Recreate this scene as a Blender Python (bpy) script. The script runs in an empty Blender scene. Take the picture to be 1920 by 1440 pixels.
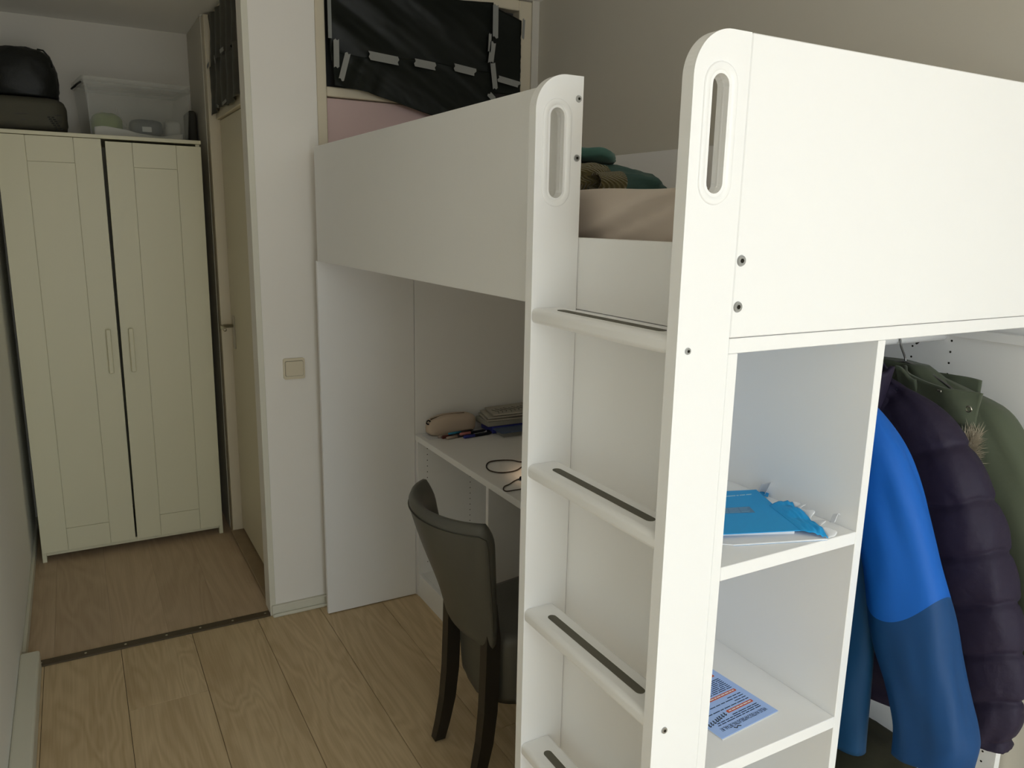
import bpy, bmesh, math, random
from mathutils import Vector, Matrix, noise
from mathutils.geometry import tessellate_polygon
random.seed(7)
SC = bpy.context.scene
COL = SC.collection
PI = math.pi

# ------------------------------------------------------------------ camera
CAM = Vector((-0.712, -0.8057, 1.5714)); RX, RY, RZ, FPX = 0.2075, 0.0191, 0.5134, 1456.46
FW = Vector((math.sin(RZ)*math.cos(RX), math.cos(RZ)*math.cos(RX), -math.sin(RX)))
_r = Vector((math.cos(RZ), -math.sin(RZ), 0)); _u = _r.cross(FW)
RT = math.cos(RY)*_r + math.sin(RY)*_u; UP = -math.sin(RY)*_r + math.cos(RY)*_u
cd = bpy.data.cameras.new('camera'); cd.sensor_fit = 'HORIZONTAL'; cd.sensor_width = 36
cd.lens = 36*FPX/1920; cd.clip_start = 0.02
cam = bpy.data.objects.new('camera', cd); COL.objects.link(cam)
m = Matrix((RT, UP, -FW)).transposed().to_4x4(); m.translation = CAM
cam.matrix_world = m; SC.camera = cam

# ------------------------------------------------------------------ daylight: overcast sky through the window behind the camera
SKY = 6.25
world = bpy.data.worlds.new('sky'); SC.world = world; world.use_nodes = True
wn, wl = world.node_tree.nodes, world.node_tree.links; wn.clear()
w_tc = wn.new('ShaderNodeTexCoord'); w_sep = wn.new('ShaderNodeSeparateXYZ'); w_ramp = wn.new('ShaderNodeValToRGB')
w_bg = wn.new('ShaderNodeBackground'); w_out = wn.new('ShaderNodeOutputWorld'); w_map = wn.new('ShaderNodeMapRange')
w_map.inputs[1].default_value = -1; w_map.inputs[2].default_value = 1
wl.new(w_tc.outputs['Generated'], w_sep.inputs[0]); wl.new(w_sep.outputs['Z'], w_map.inputs[0]); wl.new(w_map.outputs[0], w_ramp.inputs[0])
e = w_ramp.color_ramp.elements
e[0].position = 0.47; e[0].color = (0.84, 0.86, 0.86, 1)      # ground and roofs below the horizon
e[1].position = 0.53; e[1].color = (0.83, 0.94, 1.0, 1)       # overcast sky
wl.new(w_ramp.outputs[0], w_bg.inputs[0]); w_bg.inputs[1].default_value = SKY; wl.new(w_bg.outputs[0], w_out.inputs[0])
WX0, WX1, WZ0, WZ1, WY = -0.92, 0.98, 0.10, 2.40, -3.2
pl = bpy.data.lights.new('window_portal', 'AREA'); pl.shape = 'RECTANGLE'; pl.size = WX1-WX0; pl.size_y = WZ1-WZ0
pl.cycles.is_portal = True
po = bpy.data.objects.new('window_portal', pl); COL.objects.link(po)
po.location = ((WX0+WX1)/2, WY-0.13, (WZ0+WZ1)/2); po.rotation_euler = (PI/2, 0, 0)   # faces +Y, into the room
SC.view_settings.view_transform = 'Standard'; SC.view_settings.look = 'None'
SC.view_settings.gamma = 1; SC.view_settings.use_curve_mapping = False
SC.view_settings.exposure = 0.0
SC.cycles.use_denoising = True; SC.cycles.max_bounces = 10; SC.cycles.diffuse_bounces = 8
SC.cycles.transparent_max_bounces = 12

# ------------------------------------------------------------------ helpers
def ray(u, v): return FW + RT*((u-960)/FPX) - UP*((v-720)/FPX)
def on(u, v, ax, val):                       # the point a pixel sees on an axis-aligned surface
    d = ray(u, v); i = 'xyz'.index(ax); return CAM + d*((val-CAM[i])/d[i])
def s2l(c):
    c /= 255.0
    return c/12.92 if c <= 0.04045 else ((c+0.055)/1.055)**2.4
def rgb(r, g, b): return (s2l(r), s2l(g), s2l(b), 1)
MATS = {}
def mat(name, col, rough=0.5, spec=0.5, metal=0.0, bump=None, var=None, sheen=0.0, coat=0.0):
    if name in MATS: return MATS[name]
    m = bpy.data.materials.new(name); m.use_nodes = True; MATS[name] = m
    nt = m.node_tree; b = nt.nodes['Principled BSDF']
    b.inputs['Base Color'].default_value = col; b.inputs['Roughness'].default_value = rough
    b.inputs['Specular IOR Level'].default_value = spec; b.inputs['Metallic'].default_value = metal
    b.inputs['Sheen Weight'].default_value = sheen; b.inputs['Coat Weight'].default_value = coat
    tc = nt.nodes.new('ShaderNodeTexCoord')
    if var:
        n = nt.nodes.new('ShaderNodeTexNoise'); n.inputs['Scale'].default_value = var[0]; n.inputs['Detail'].default_value = 5
        mx = nt.nodes.new('ShaderNodeMix'); mx.data_type = 'RGBA'
        nt.links.new(tc.outputs['Object'], n.inputs['Vector']); nt.links.new(n.outputs['Fac'], mx.inputs[0])
        a = var[1]
        mx.inputs[6].default_value = tuple(c*(1-a) for c in col[:3])+(1,); mx.inputs[7].default_value = tuple(min(1, c*(1+a)) for c in col[:3])+(1,)
        nt.links.new(mx.outputs[2], b.inputs['Base Color'])
    if bump:
        n = nt.nodes.new('ShaderNodeTexNoise'); n.inputs['Scale'].default_value = bump[0]; n.inputs['Detail'].default_value = 4
        bp = nt.nodes.new('ShaderNodeBump'); bp.inputs['Strength'].default_value = bump[1]; bp.inputs['Distance'].default_value = bump[2] if len(bump) > 2 else 0.002
        nt.links.new(tc.outputs['Object'], n.inputs['Vector']); nt.links.new(n.outputs['Fac'], bp.inputs['Height']); nt.links.new(bp.outputs[0], b.inputs['Normal'])
    return m

def link(o, parent=None):
    COL.objects.link(o)
    if parent is not None: o.parent = parent
    return o
def tag(o, label, cat, group=None, kind=None):
    o['label'] = label; o['category'] = cat
    if group: o['group'] = group
    if kind: o['kind'] = kind
    return o
def thing(name, label, cat, loc=(0, 0, 0), rz=0.0, group=None):
    o = bpy.data.objects.new(name, None); o.empty_display_size = 0.05; COL.objects.link(o)
    o.location = loc; o.rotation_euler = (0, 0, rz); tag(o, label, cat, group); o['_o'] = tuple(loc)
    return o
def org(parent):                             # world position of a parent's origin (parts are written in world units unless local=True)
    v = Vector((0, 0, 0)); p = parent
    while p is not None: v += p.location; p = p.parent
    return v
def mesh(name, verts, faces, material, parent=None, smooth=False, local=False):
    """verts in world units; the object's origin goes to the centre of its base"""
    vs = [Vector(v) for v in verts]
    if parent is None or not local:
        lo = Vector([min(v[i] for v in vs) for i in range(3)]); hi = Vector([max(v[i] for v in vs) for i in range(3)])
        c = Vector(((lo.x+hi.x)/2, (lo.y+hi.y)/2, lo.z))
    else: c = Vector((0, 0, 0))
    me = bpy.data.meshes.new(name); me.from_pydata([v-c for v in vs], [], faces); me.update()
    bm = bmesh.new(); bm.from_mesh(me); bmesh.ops.recalc_face_normals(bm, faces=bm.faces); bm.to_mesh(me); bm.free()
    if smooth:
        for p in me.polygons: p.use_smooth = True
    o = bpy.data.objects.new(name, me); link(o, parent)
    if material: me.materials.append(material)
    o.location = c if (local or parent is None) else c - org(parent)
    return o
def bm_obj(name, bm, material, parent=None, smooth=False, local=False):
    bm.verts.index_update()
    vs = [v.co.copy() for v in bm.verts]; fs = [[v.index for v in f.verts] for f in bm.faces]; bm.free()
    return mesh(name, vs, fs, material, parent, smooth, local)
def box(name, x0, x1, y0, y1, z0, z1, material, parent=None, bevel=0.0012, local=False, seg=1):
    bm = bmesh.new(); bmesh.ops.create_cube(bm, size=1)
    for v in bm.verts: v.co = Vector((x0 if v.co.x < 0 else x1, y0 if v.co.y < 0 else y1, z0 if v.co.z < 0 else z1))
    if bevel:
        bv = min(bevel, 0.45*min(x1-x0, y1-y0, z1-z0))
        bmesh.ops.bevel(bm, geom=bm.edges[:], offset=bv, segments=seg, profile=0.5, affect='EDGES')
    return bm_obj(name, bm, material, parent, smooth=False, local=local)
def prism(name, outer, holes, axis, a0, a1, material, parent=None, local=False):
    """extrude a 2D outline with holes along an axis; 2D axes are the two others in xyz order"""
    loops = [outer]+list(holes)
    def P(p, a): return {'x': (a, p[0], p[1]), 'y': (p[0], a, p[1]), 'z': (p[0], p[1], a)}[axis]
    flat = [p for l in loops for p in l]; n = len(flat)
    tris = tessellate_polygon([[Vector((p[0], p[1], 0)) for p in l] for l in loops])
    vs = [P(p, a0) for p in flat]+[P(p, a1) for p in flat]
    fs = [tuple(t) for t in tris]+[tuple(i+n for i in reversed(t)) for t in tris]
    k = 0
    for l in loops:
        L = len(l)
        for i in range(L):
            a, b = k+i, k+(i+1) % L; fs.append((a, b, b+n, a+n))
        k += L
    return mesh(name, vs, fs, material, parent, local=local)
def arc(cx, cy, r, a0, a1, n=10): return [(cx+r*math.cos(a0+(a1-a0)*i/n), cy+r*math.sin(a0+(a1-a0)*i/n)) for i in range(n+1)]
def rrect(x0, x1, y0, y1, r, n=5):
    return arc(x1-r, y0+r, r, -PI/2, 0, n)+arc(x1-r, y1-r, r, 0, PI/2, n)+arc(x0+r, y1-r, r, PI/2, PI, n)+arc(x0+r, y0+r, r, PI, 1.5*PI, n)
def stadium(cx, z0, z1, r, n=10): return arc(cx, z1-r, r, 0, PI, n)+arc(cx, z0+r, r, PI, 2*PI, n)
def tube(name, pts, rad, material, parent=None, n=8, closed=False, local=False, smooth=True):
    pts = [Vector(p) for p in pts]; N = len(pts); vs = []; fs = []
    rr = rad if isinstance(rad, (list, tuple)) else [rad]*N
    ref = Vector((0, 0, 1))
    for i, p in enumerate(pts):
        a = pts[(i-1) % N] if (closed or i > 0) else p; b = pts[(i+1) % N] if (closed or i < N-1) else p
        t = (b-a).normalized(); s = t.cross(ref)
        if s.length < 1e-3: s = t.cross(Vector((1, 0, 0)))
        s.normalize(); w = s.cross(t)
        for k in range(n):
            an = 2*PI*k/n; vs.append(p+(s*math.cos(an)+w*math.sin(an))*rr[i])
    for i in range(N if closed else N-1):
        j = (i+1) % N
        for k in range(n): fs.append((i*n+k, i*n+(k+1) % n, j*n+(k+1) % n, j*n+k))
    if not closed: fs += [tuple(range(n)), tuple((N-1)*n+k for k in range(n))]
    return mesh(name, vs, fs, material, parent, smooth, local)
def spline(ps, sub=8, closed=False):
    ps = [Vector(p) for p in ps]; N = len(ps); out = []
    for i in range(N if closed else N-1):
        g = (lambda k: ps[k % N]) if closed else (lambda k: ps[max(0, min(N-1, k))])
        p0, p1, p2, p3 = g(i-1), g(i), g(i+1), g(i+2)
        for s in range(sub):
            t = s/sub
            out.append(0.5*((2*p1)+(p2-p0)*t+(2*p0-5*p1+4*p2-p3)*t*t+(3*p1-p0-3*p2+p3)*t**3))
    if not closed: out.append(ps[-1])
    return out
def cyl(name, p0, p1, r, material, parent=None, n=16, local=False, r1=None):
    return tube(name, [p0, p1], [r, r if r1 is None else r1], material, parent, n, local=local, smooth=False)
def nz(p, s): return noise.noise(Vector(p)*s)
def grid(name, fn, nu, nv, material, parent=None, solid=0.0, smooth=True):
    vs = [fn(i/nu, j/nv) for j in range(nv+1) for i in range(nu+1)]
    fs = [(j*(nu+1)+i, j*(nu+1)+i+1, (j+1)*(nu+1)+i+1, (j+1)*(nu+1)+i) for j in range(nv) for i in range(nu)]
    o = mesh(name, vs, fs, material, parent, smooth)
    if solid:
        md = o.modifiers.new('thickness', 'SOLIDIFY'); md.thickness = solid; md.offset = 0
    return o
def keyed(keys, t):
    """smooth interpolation of key tuples (first value = parameter)"""
    ks = keys
    if t <= ks[0][0]: return ks[0][1:]
    for i in range(len(ks)-1):
        a, b = ks[i], ks[i+1]
        if t <= b[0]:
            f = (t-a[0])/(b[0]-a[0])
            p0 = ks[max(0, i-1)]; p3 = ks[min(len(ks)-1, i+2)]
            out = []
            for k in range(1, len(a)):
                d = (b[0]-a[0])
                m1 = (b[k]-p0[k])/(b[0]-p0[0])*d; m2 = (p3[k]-a[k])/(p3[0]-a[0])*d
                h = f*f*(3-2*f)
                out.append((2*f**3-3*f*f+1)*a[k]+(f**3-2*f*f+f)*m1+(-2*f**3+3*f*f)*b[k]+(f**3-f*f)*m2)
            return tuple(out)
    return ks[-1][1:]
def blob(name, c, r, material, parent=None, e=0.7, amp=0.0, ns=5.0, nu=40, nv=24, flat=None, seed=0.0, fn=None):
    """super-ellipsoid with noise folds"""
    sg = lambda v, p: math.copysign(abs(v)**p, v)
    vs = []; fs = []
    for j in range(nv+1):
        ph = -PI/2+PI*j/nv
        for i in range(nu):
            th = 2*PI*i/nu
            d = Vector((sg(math.cos(ph), e)*sg(math.cos(th), e), sg(math.cos(ph), e)*sg(math.sin(th), e), sg(math.sin(ph), e)))
            p = Vector((d.x*r[0], d.y*r[1], d.z*r[2]))
            if amp:
                q = 1+amp*(noise.noise(Vector((d.x+seed, d.y, d.z))*ns)+0.5*noise.noise(Vector((d.x, d.y+seed, d.z))*ns*2.3)); p *= q
            p += Vector(c)
            if fn: p = fn(p)
            if flat is not None and p.z < flat: p.z = flat
            vs.append(p)
    for j in range(nv):
        for i in range(nu): fs.append((j*nu+i, j*nu+(i+1) % nu, (j+1)*nu+(i+1) % nu, (j+1)*nu+i))
    return mesh(name, vs, fs, material, parent, True)

# ------------------------------------------------------------------ materials
M_wall = mat('dimmed_wall_paint', (0.62, 0.59, 0.52, 1), 0.85, 0.2, bump=(260, 0.10, 0.001))  # off-white wall tone darkened to stand for weaker light on right and back
M_wall2 = mat('brightened_wall_paint', (0.86, 0.86, 0.82, 1), 0.8, 0.2, bump=(260, 0.10, 0.001))  # lighter copy for left and front walls, brightness and bounce put into colour
M_pier = mat('brightened_pier_paint', (0.83, 0.80, 0.75, 1), 0.8, 0.2, bump=(260, 0.10, 0.001))  # pier copy of that paint, its stronger light mixed into the colour
M_ceil = mat('ceiling_paint', (0.90, 0.88, 0.84, 1), 0.9, 0.2, bump=(200, 0.1, 0.001))
M_white = mat('white_foil', (0.86, 0.86, 0.86, 1), 0.38, 0.45)
M_plast = mat('white_plastic', (0.86, 0.86, 0.86, 1), 0.35, 0.5)
M_gap = mat('dark_gap', (0.02, 0.018, 0.014, 1), 0.9, 0.1)
M_grip = mat('grey_rubber', (0.125, 0.118, 0.092, 1), 0.75, 0.3, bump=(900, 0.3, 0.0005))
M_steel = mat('bolt_steel', (0.45, 0.46, 0.47, 1), 0.35, 0.5, 0.9)
M_ssteel = mat('brushed_steel', (0.62, 0.58, 0.50, 1), 0.3, 0.5, 1.0)
M_wardrobe = mat('wardrobe_foil', (0.66, 0.62, 0.44, 1), 0.42, 0.4)
M_frame = mat('cream_frame_paint', (0.66, 0.59, 0.45, 1), 0.45, 0.4, var=(3, 0.05))
M_door = mat('cream_door_paint', (0.70, 0.64, 0.50, 1), 0.45, 0.4)
M_pink = mat('pink_door_paint', (0.62, 0.46, 0.44, 1), 0.5, 0.35)
M_base = mat('skirting_paint', (0.66, 0.64, 0.54, 1), 0.5, 0.4)
M_cream = mat('cream_switch', (0.66, 0.59, 0.44, 1), 0.35, 0.5)
M_brown = mat('threshold_metal', (0.085, 0.062, 0.036, 1), 0.5, 0.4, 0.2)
M_sill = mat('door_sill_wood', (0.30, 0.22, 0.14, 1), 0.6, 0.3, var=(18, 0.25))
M_sheet = mat('taupe_sheet', (0.50, 0.43, 0.37, 1), 0.9, 0.1, sheen=0.2, bump=(500, 0.15, 0.0005))
M_leather = mat('dark_leather', (0.085, 0.083, 0.070, 1), 0.42, 0.5, bump=(420, 0.25, 0.0006))
M_dwood = mat('dark_chair_wood', (0.022, 0.018, 0.013, 1), 0.4, 0.4)
M_black = mat('black_nylon', (0.012, 0.013, 0.011, 1), 0.55, 0.35, bump=(60, 0.4, 0.004))
M_greybag = mat('grey_bag', (0.085, 0.08, 0.058, 1), 0.75, 0.2, bump=(40, 0.3, 0.003))
M_tape = mat('masking_tape', (0.27, 0.27, 0.25, 1), 0.6, 0.3, bump=(120, 0.5, 0.001))
M_paper = mat('white_paper', (0.74, 0.75, 0.78, 1), 0.8, 0.2)
M_ink = mat('ink_navy', (0.03, 0.05, 0.12, 1), 0.8, 0.1)
M_inkblk = mat('ink_black', (0.02, 0.02, 0.025, 1), 0.8, 0.1)
M_whiteink = mat('ink_white', (0.78, 0.80, 0.82, 1), 0.8, 0.1)
M_red = mat('pill_red', (0.55, 0.11, 0.07, 1), 0.7, 0.2)
M_leaf = mat('leaflet_blue', (0.40, 0.57, 0.97, 1), 0.6, 0.3)
M_env = mat('envelope_cyan', (0.015, 0.32, 0.70, 1), 0.6, 0.3)
M_envd = mat('envelope_window', (0.03, 0.16, 0.33, 1), 0.35, 0.5)
M_rim = mat('edge_shadowline', (0.45, 0.44, 0.40, 1), 0.6, 0.3)

def wood(name, c1, c2, ring=1.0, grey=0.0):
    m = bpy.data.materials.new(name); m.use_nodes = True; nt = m.node_tree; L = nt.links; N = nt.nodes; b = N['Principled BSDF']
    b.inputs['Roughness'].default_value = 0.55; b.inputs['Specular IOR Level'].default_value = 0.35
    tc = N.new('ShaderNodeTexCoord'); oi = N.new('ShaderNodeObjectInfo'); mp = N.new('ShaderNodeMapping'); mp.inputs['Scale'].default_value = (1.0, 0.16, 1.0)
    mul = N.new('ShaderNodeVectorMath'); mul.operation = 'SCALE'; mul.inputs[0].default_value = (37.0, 91.0, 13.0)
    add = N.new('ShaderNodeVectorMath'); add.operation = 'ADD'
    L.new(oi.outputs['Random'], mul.inputs['Scale']); L.new(tc.outputs['Object'], add.inputs[0]); L.new(mul.outputs[0], add.inputs[1]); L.new(add.outputs[0], mp.inputs[0])
    n1 = N.new('ShaderNodeTexNoise'); n1.inputs['Scale'].default_value = 7*ring; n1.inputs['Detail'].default_value = 2; n1.inputs['Distortion'].default_value = 0.6
    L.new(mp.outputs[0], n1.inputs['Vector'])
    k = N.new('ShaderNodeMath'); k.operation = 'MULTIPLY'; k.inputs[1].default_value = 75; L.new(n1.outputs['Fac'], k.inputs[0])
    sn = N.new('ShaderNodeMath'); sn.operation = 'SINE'; L.new(k.outputs[0], sn.inputs[0])
    rp = N.new('ShaderNodeMapRange'); rp.inputs[1].default_value = -1; rp.inputs[2].default_value = 1; L.new(sn.outputs[0], rp.inputs[0])
    mp2 = N.new('ShaderNodeMapping'); mp2.inputs['Scale'].default_value = (1.0, 0.03, 1.0); L.new(add.outputs[0], mp2.inputs[0])
    n2 = N.new('ShaderNodeTexNoise'); n2.inputs['Scale'].default_value = 170; n2.inputs['Detail'].default_value = 3; L.new(mp2.outputs[0], n2.inputs['Vector'])
    n3 = N.new('ShaderNodeTexNoise'); n3.inputs['Scale'].default_value = 4.5; n3.inputs['Detail'].default_value = 2; L.new(mp.outputs[0], n3.inputs['Vector'])
    def mixf(a, bb, f):
        mm = N.new('ShaderNodeMath'); mm.operation = 'MULTIPLY'; mm.inputs[1].default_value = f; L.new(bb, mm.inputs[0])
        ad = N.new('ShaderNodeMath'); ad.operation = 'ADD'; L.new(a, ad.inputs[0]); L.new(mm.outputs[0], ad.inputs[1]); return ad.outputs[0]
    base = N.new('ShaderNodeMath'); base.operation = 'MULTIPLY'; base.inputs[1].default_value = 0.20; L.new(rp.outputs[0], base.inputs[0])
    f = mixf(base.outputs[0], n2.outputs['Fac'], 0.45); f = mixf(f, n3.outputs['Fac'], 0.55)
    cr = N.new('ShaderNodeValToRGB'); cr.color_ramp.elements[0].position = 0.33; cr.color_ramp.elements[0].color = c1
    cr.color_ramp.elements[1].position = 0.85; cr.color_ramp.elements[1].color = c2; L.new(f, cr.inputs[0])
    hv = N.new('ShaderNodeHueSaturation'); vr = N.new('ShaderNodeMapRange'); vr.inputs[3].default_value = 0.97; vr.inputs[4].default_value = 1.03
    L.new(oi.outputs['Random'], vr.inputs[0]); L.new(vr.outputs[0], hv.inputs['Value']); L.new(cr.outputs[0], hv.inputs['Color']); L.new(hv.outputs[0], b.inputs['Base Color'])
    bp = N.new('ShaderNodeBump'); bp.inputs['Strength'].default_value = 0.15; bp.inputs['Distance'].default_value = 0.001; L.new(n2.outputs['Fac'], bp.inputs['Height']); L.new(bp.outputs[0], b.inputs['Normal'])
    return m
M_oak = wood('oak_laminate', rgb(180, 156, 120), rgb(212, 190, 154))
M_hall = wood('greige_laminate', rgb(174, 151, 124), rgb(196, 174, 147), 0.7)

def clear(name, tint, alpha, rough=0.15):
    m = bpy.data.materials.new(name); m.use_nodes = True; nt = m.node_tree; N = nt.nodes; b = N['Principled BSDF']
    b.inputs['Base Color'].default_value = tint; b.inputs['Roughness'].default_value = rough; b.inputs['Alpha'].default_value = alpha
    return m
M_clear = clear('clear_plastic', (0.55, 0.55, 0.49, 1), 0.15)
M_clear_rim = clear('clear_plastic_rim', (0.60, 0.60, 0.54, 1), 0.22)
M_glass = clear('window_glass', (0.9, 0.95, 0.95, 1), 0.06, 0.02)

# ------------------------------------------------------------------ the room
XL, XR, ZC, YF, YB = -0.985, 1.05, 2.45, 2.15, 3.62
def struct(o, label, cat): return tag(o, label, cat, kind='structure')
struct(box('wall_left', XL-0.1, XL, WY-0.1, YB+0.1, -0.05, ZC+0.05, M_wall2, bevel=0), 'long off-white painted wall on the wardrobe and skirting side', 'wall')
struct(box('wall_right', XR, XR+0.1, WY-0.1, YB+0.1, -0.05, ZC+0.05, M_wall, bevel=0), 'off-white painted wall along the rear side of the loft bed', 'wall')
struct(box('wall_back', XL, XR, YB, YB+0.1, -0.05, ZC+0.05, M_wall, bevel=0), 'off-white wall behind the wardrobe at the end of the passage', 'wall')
struct(box('ceiling', XL-0.1, XR+0.1, WY-0.1, YB+0.1, ZC, ZC+0.1, M_ceil, bevel=0), 'flat off-white painted ceiling', 'ceiling')
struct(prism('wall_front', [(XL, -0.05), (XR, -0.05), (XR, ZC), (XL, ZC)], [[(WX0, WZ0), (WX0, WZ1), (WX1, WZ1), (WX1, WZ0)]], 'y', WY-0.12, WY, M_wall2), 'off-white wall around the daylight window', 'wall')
win = thing('window_1', 'tall white framed balcony window that lets in the daylight', 'window', ((WX0+WX1)/2, WY-0.06, WZ0)); win['kind'] = 'structure'
prism('window_frame', [(WX0, WZ0), (WX1, WZ0), (WX1, WZ1), (WX0, WZ1)],
      [[(WX0+0.05, WZ0+0.05), (WX0+0.05, WZ1-0.05), (0.005, WZ1-0.05), (0.005, WZ0+0.05)], [(0.055, WZ0+0.05), (0.055, WZ1-0.05), (WX1-0.05, WZ1-0.05), (WX1-0.05, WZ0+0.05)]], 'y', WY-0.09, WY-0.04, M_white, win)
for a, b in ((WX0+0.05, 0.005), (0.055, WX1-0.05)): box('pane', a, b, WY-0.068, WY-0.064, WZ0+0.05, WZ1-0.05, M_glass, win, 0)
box('window_sill', WX0-0.03, WX1+0.03, WY-0.04, WY+0.03, WZ0-0.025, WZ0-0.001, M_white, win, 0.003)

floor = struct(box('floor', XL, XR, WY, YB, -0.06, -0.009, M_gap, bevel=0), 'laminate floor of pale oak planks with a greyer passage', 'floor')
def plank(x0, x1, y0, y1, m_, g=0.0007):
    return box('plank', x0+g, x1-g, y0+g, y1-g, -0.0088, 0.0, m_, floor, g*1.2)
PW = 0.2435; x = -0.676-2*PW; k = 0
while x < XR:
    a, b = max(x, XL), min(x+PW, XR)
    joints = {2: [1.734, 0.45, -0.85, -2.1], 1: [0.9, -0.4, -1.7], 3: [0.3, -1.0, -2.3], 4: [0.85, -0.45, -1.8], 5: [0.7, -0.6, -1.9]}.get(k, [1.1-0.35*(k % 3), -0.2-0.3*(k % 2), -1.5])
    ys = [WY]+sorted(joints)+[YF+0.02]
    if b-a > 0.01:
        for i in range(len(ys)-1): plank(a, b, ys[i], ys[i+1], M_oak)
    x += PW; k += 1
for i in range(-3, 3):
    a, b = max(-0.51+0.19*i, XL), min(-0.51+0.19*(i+1), -0.03)
    if b-a > 0.01: plank(a, b, YF+0.02, YB, M_hall, 0.0002)
tr = struct(box('trim_1', XL, -0.137, YF-0.004, YF+0.040, 0.0, 0.006, M_brown, bevel=0.002), 'dark brown metal threshold strip screwed across the passage floor', 'threshold strip')
for sx in (-0.93, -0.79, -0.66, -0.52, -0.40, -0.28, -0.155): cyl('screw', (sx, YF+0.018, 0.004), (sx, YF+0.018, 0.0072), 0.0042, M_ssteel, tr, 10)
struct(box('baseboard_left', XL, -0.926, WY, 2.135, 0.0, 0.075, M_base, bevel=0.008, seg=3), 'thick cream skirting block along the wall beside the plank floor', 'skirting')
bb = struct(box('baseboard_far', -0.133, 0.30, YF-0.016, YF, 0.0, 0.045, M_base, bevel=0.003), 'low cream skirting under the light switch wall', 'skirting')
box('quarter_round', -0.133, 0.30, YF-0.030, YF-0.016, 0.0, 0.014, M_base, bb, 0.005)
struct(box('baseboard_hall', XL, XL+0.012, 2.20, YB, 0.0, 0.05, M_base, bevel=0.003), 'thin worn skirting of the passage beside the wardrobe', 'skirting')
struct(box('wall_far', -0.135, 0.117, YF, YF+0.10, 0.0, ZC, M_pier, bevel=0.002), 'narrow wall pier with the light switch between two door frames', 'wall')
struct(box('trim_2', -0.138, -0.116, YF-0.0025, YF+0.0, 0.0, ZC, M_base, bevel=0.001), 'thin vertical corner bead on the wall pier edge', 'corner bead')
struct(box('far_light_block', 0.10, XR, YF+0.12, YF+0.2, 0, ZC, M_wall, bevel=0), 'added unseen block that keeps sky light out behind the pink door', 'wall')  # unseen slab added to stop sky light leaking through the frame
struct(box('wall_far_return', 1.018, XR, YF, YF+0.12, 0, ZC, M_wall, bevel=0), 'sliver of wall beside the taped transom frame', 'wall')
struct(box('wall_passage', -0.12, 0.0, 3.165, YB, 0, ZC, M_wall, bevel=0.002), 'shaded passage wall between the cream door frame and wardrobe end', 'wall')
struct(box('passage_light_block', -0.03, 0.02, 2.24, 3.18, 0, ZC, M_wall, bevel=0), 'added unseen block against sky light behind the cream passage door', 'wall')  # added out of view so no sky light leaks past the passage door

# pink door with taped transom behind the bed
d1 = thing('door_1', 'pink door in a cream frame with a transom taped over in black plastic', 'door', (0.56, YF+0.06, 0)); d1['kind'] = 'structure'
box('frame_stile', 0.117, 0.155, YF+0.005, YF+0.115, 0, ZC-0.005, M_frame, d1, 0.003)
box('frame_stile', 0.960, 1.018, YF+0.005, YF+0.115, 0, ZC-0.005, M_frame, d1, 0.003)
box('frame_head', 0.155, 0.960, YF+0.005, YF+0.115, 2.405, ZC-0.005, M_frame, d1, 0.003)
box('transom_rail', 0.155, 0.960, YF+0.008, YF+0.115, 2.006, 2.040, M_frame, d1, 0.003)
box('transom_glass', 0.155, 0.960, YF+0.060, YF+0.066, 2.040, 2.405, mat('dim_glass', (0.05, 0.05, 0.05, 1), 0.1), d1, 0)
box('door_leaf', 0.158, 0.957, YF+0.025, YF+0.065, 0.01, 2.003, M_pink, d1, 0.003)
# cream door in the passage
d2 = thing('door_2', 'cream painted door with a steel lever in the passage wall', 'door', (-0.075, 2.7, 0)); d2['kind'] = 'structure'
box('frame_stile', -0.118, -0.032, 3.085, 3.165, 0.0, ZC-0.012, M_frame, d2, 0.003)
box('frame_stile', -0.085, -0.032, 2.25, 2.285, 0.0, ZC-0.012, M_frame, d2, 0.003)
box('transom_rail', -0.088, -0.032, 2.285, 3.085, 1.995, 2.045, M_frame, d2, 0.003)
box('frame_head', -0.088, -0.032, 2.285, 3.085, 2.395, ZC-0.012, M_frame, d2, 0.003)
box('transom_glass', -0.062, -0.058, 2.285, 3.085, 2.045, 2.395, MATS['dim_glass'], d2, 0)
leaf = box('door_leaf', -0.072, -0.034, 2.289, 3.081, 0.028, 1.991, M_door, d2, 0.002)
box('door_sill', -0.128, -0.034, 2.25, 3.085, 0.0, 0.016, M_sill, d2, 0.003)
lv = box('lever_plate', -0.079, -0.072, 2.982, 3.018, 0.952, 1.112, M_ssteel, leaf, 0.003)
tube('lever', [(-0.079, 3.0, 1.062), (-0.122, 3.0, 1.062), (-0.128, 2.994, 1.062), (-0.130, 2.985, 1.061), (-0.130, 2.90, 1.058)], [0.009, 0.009, 0.009, 0.009, 0.008], M_ssteel, leaf, 10)

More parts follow.
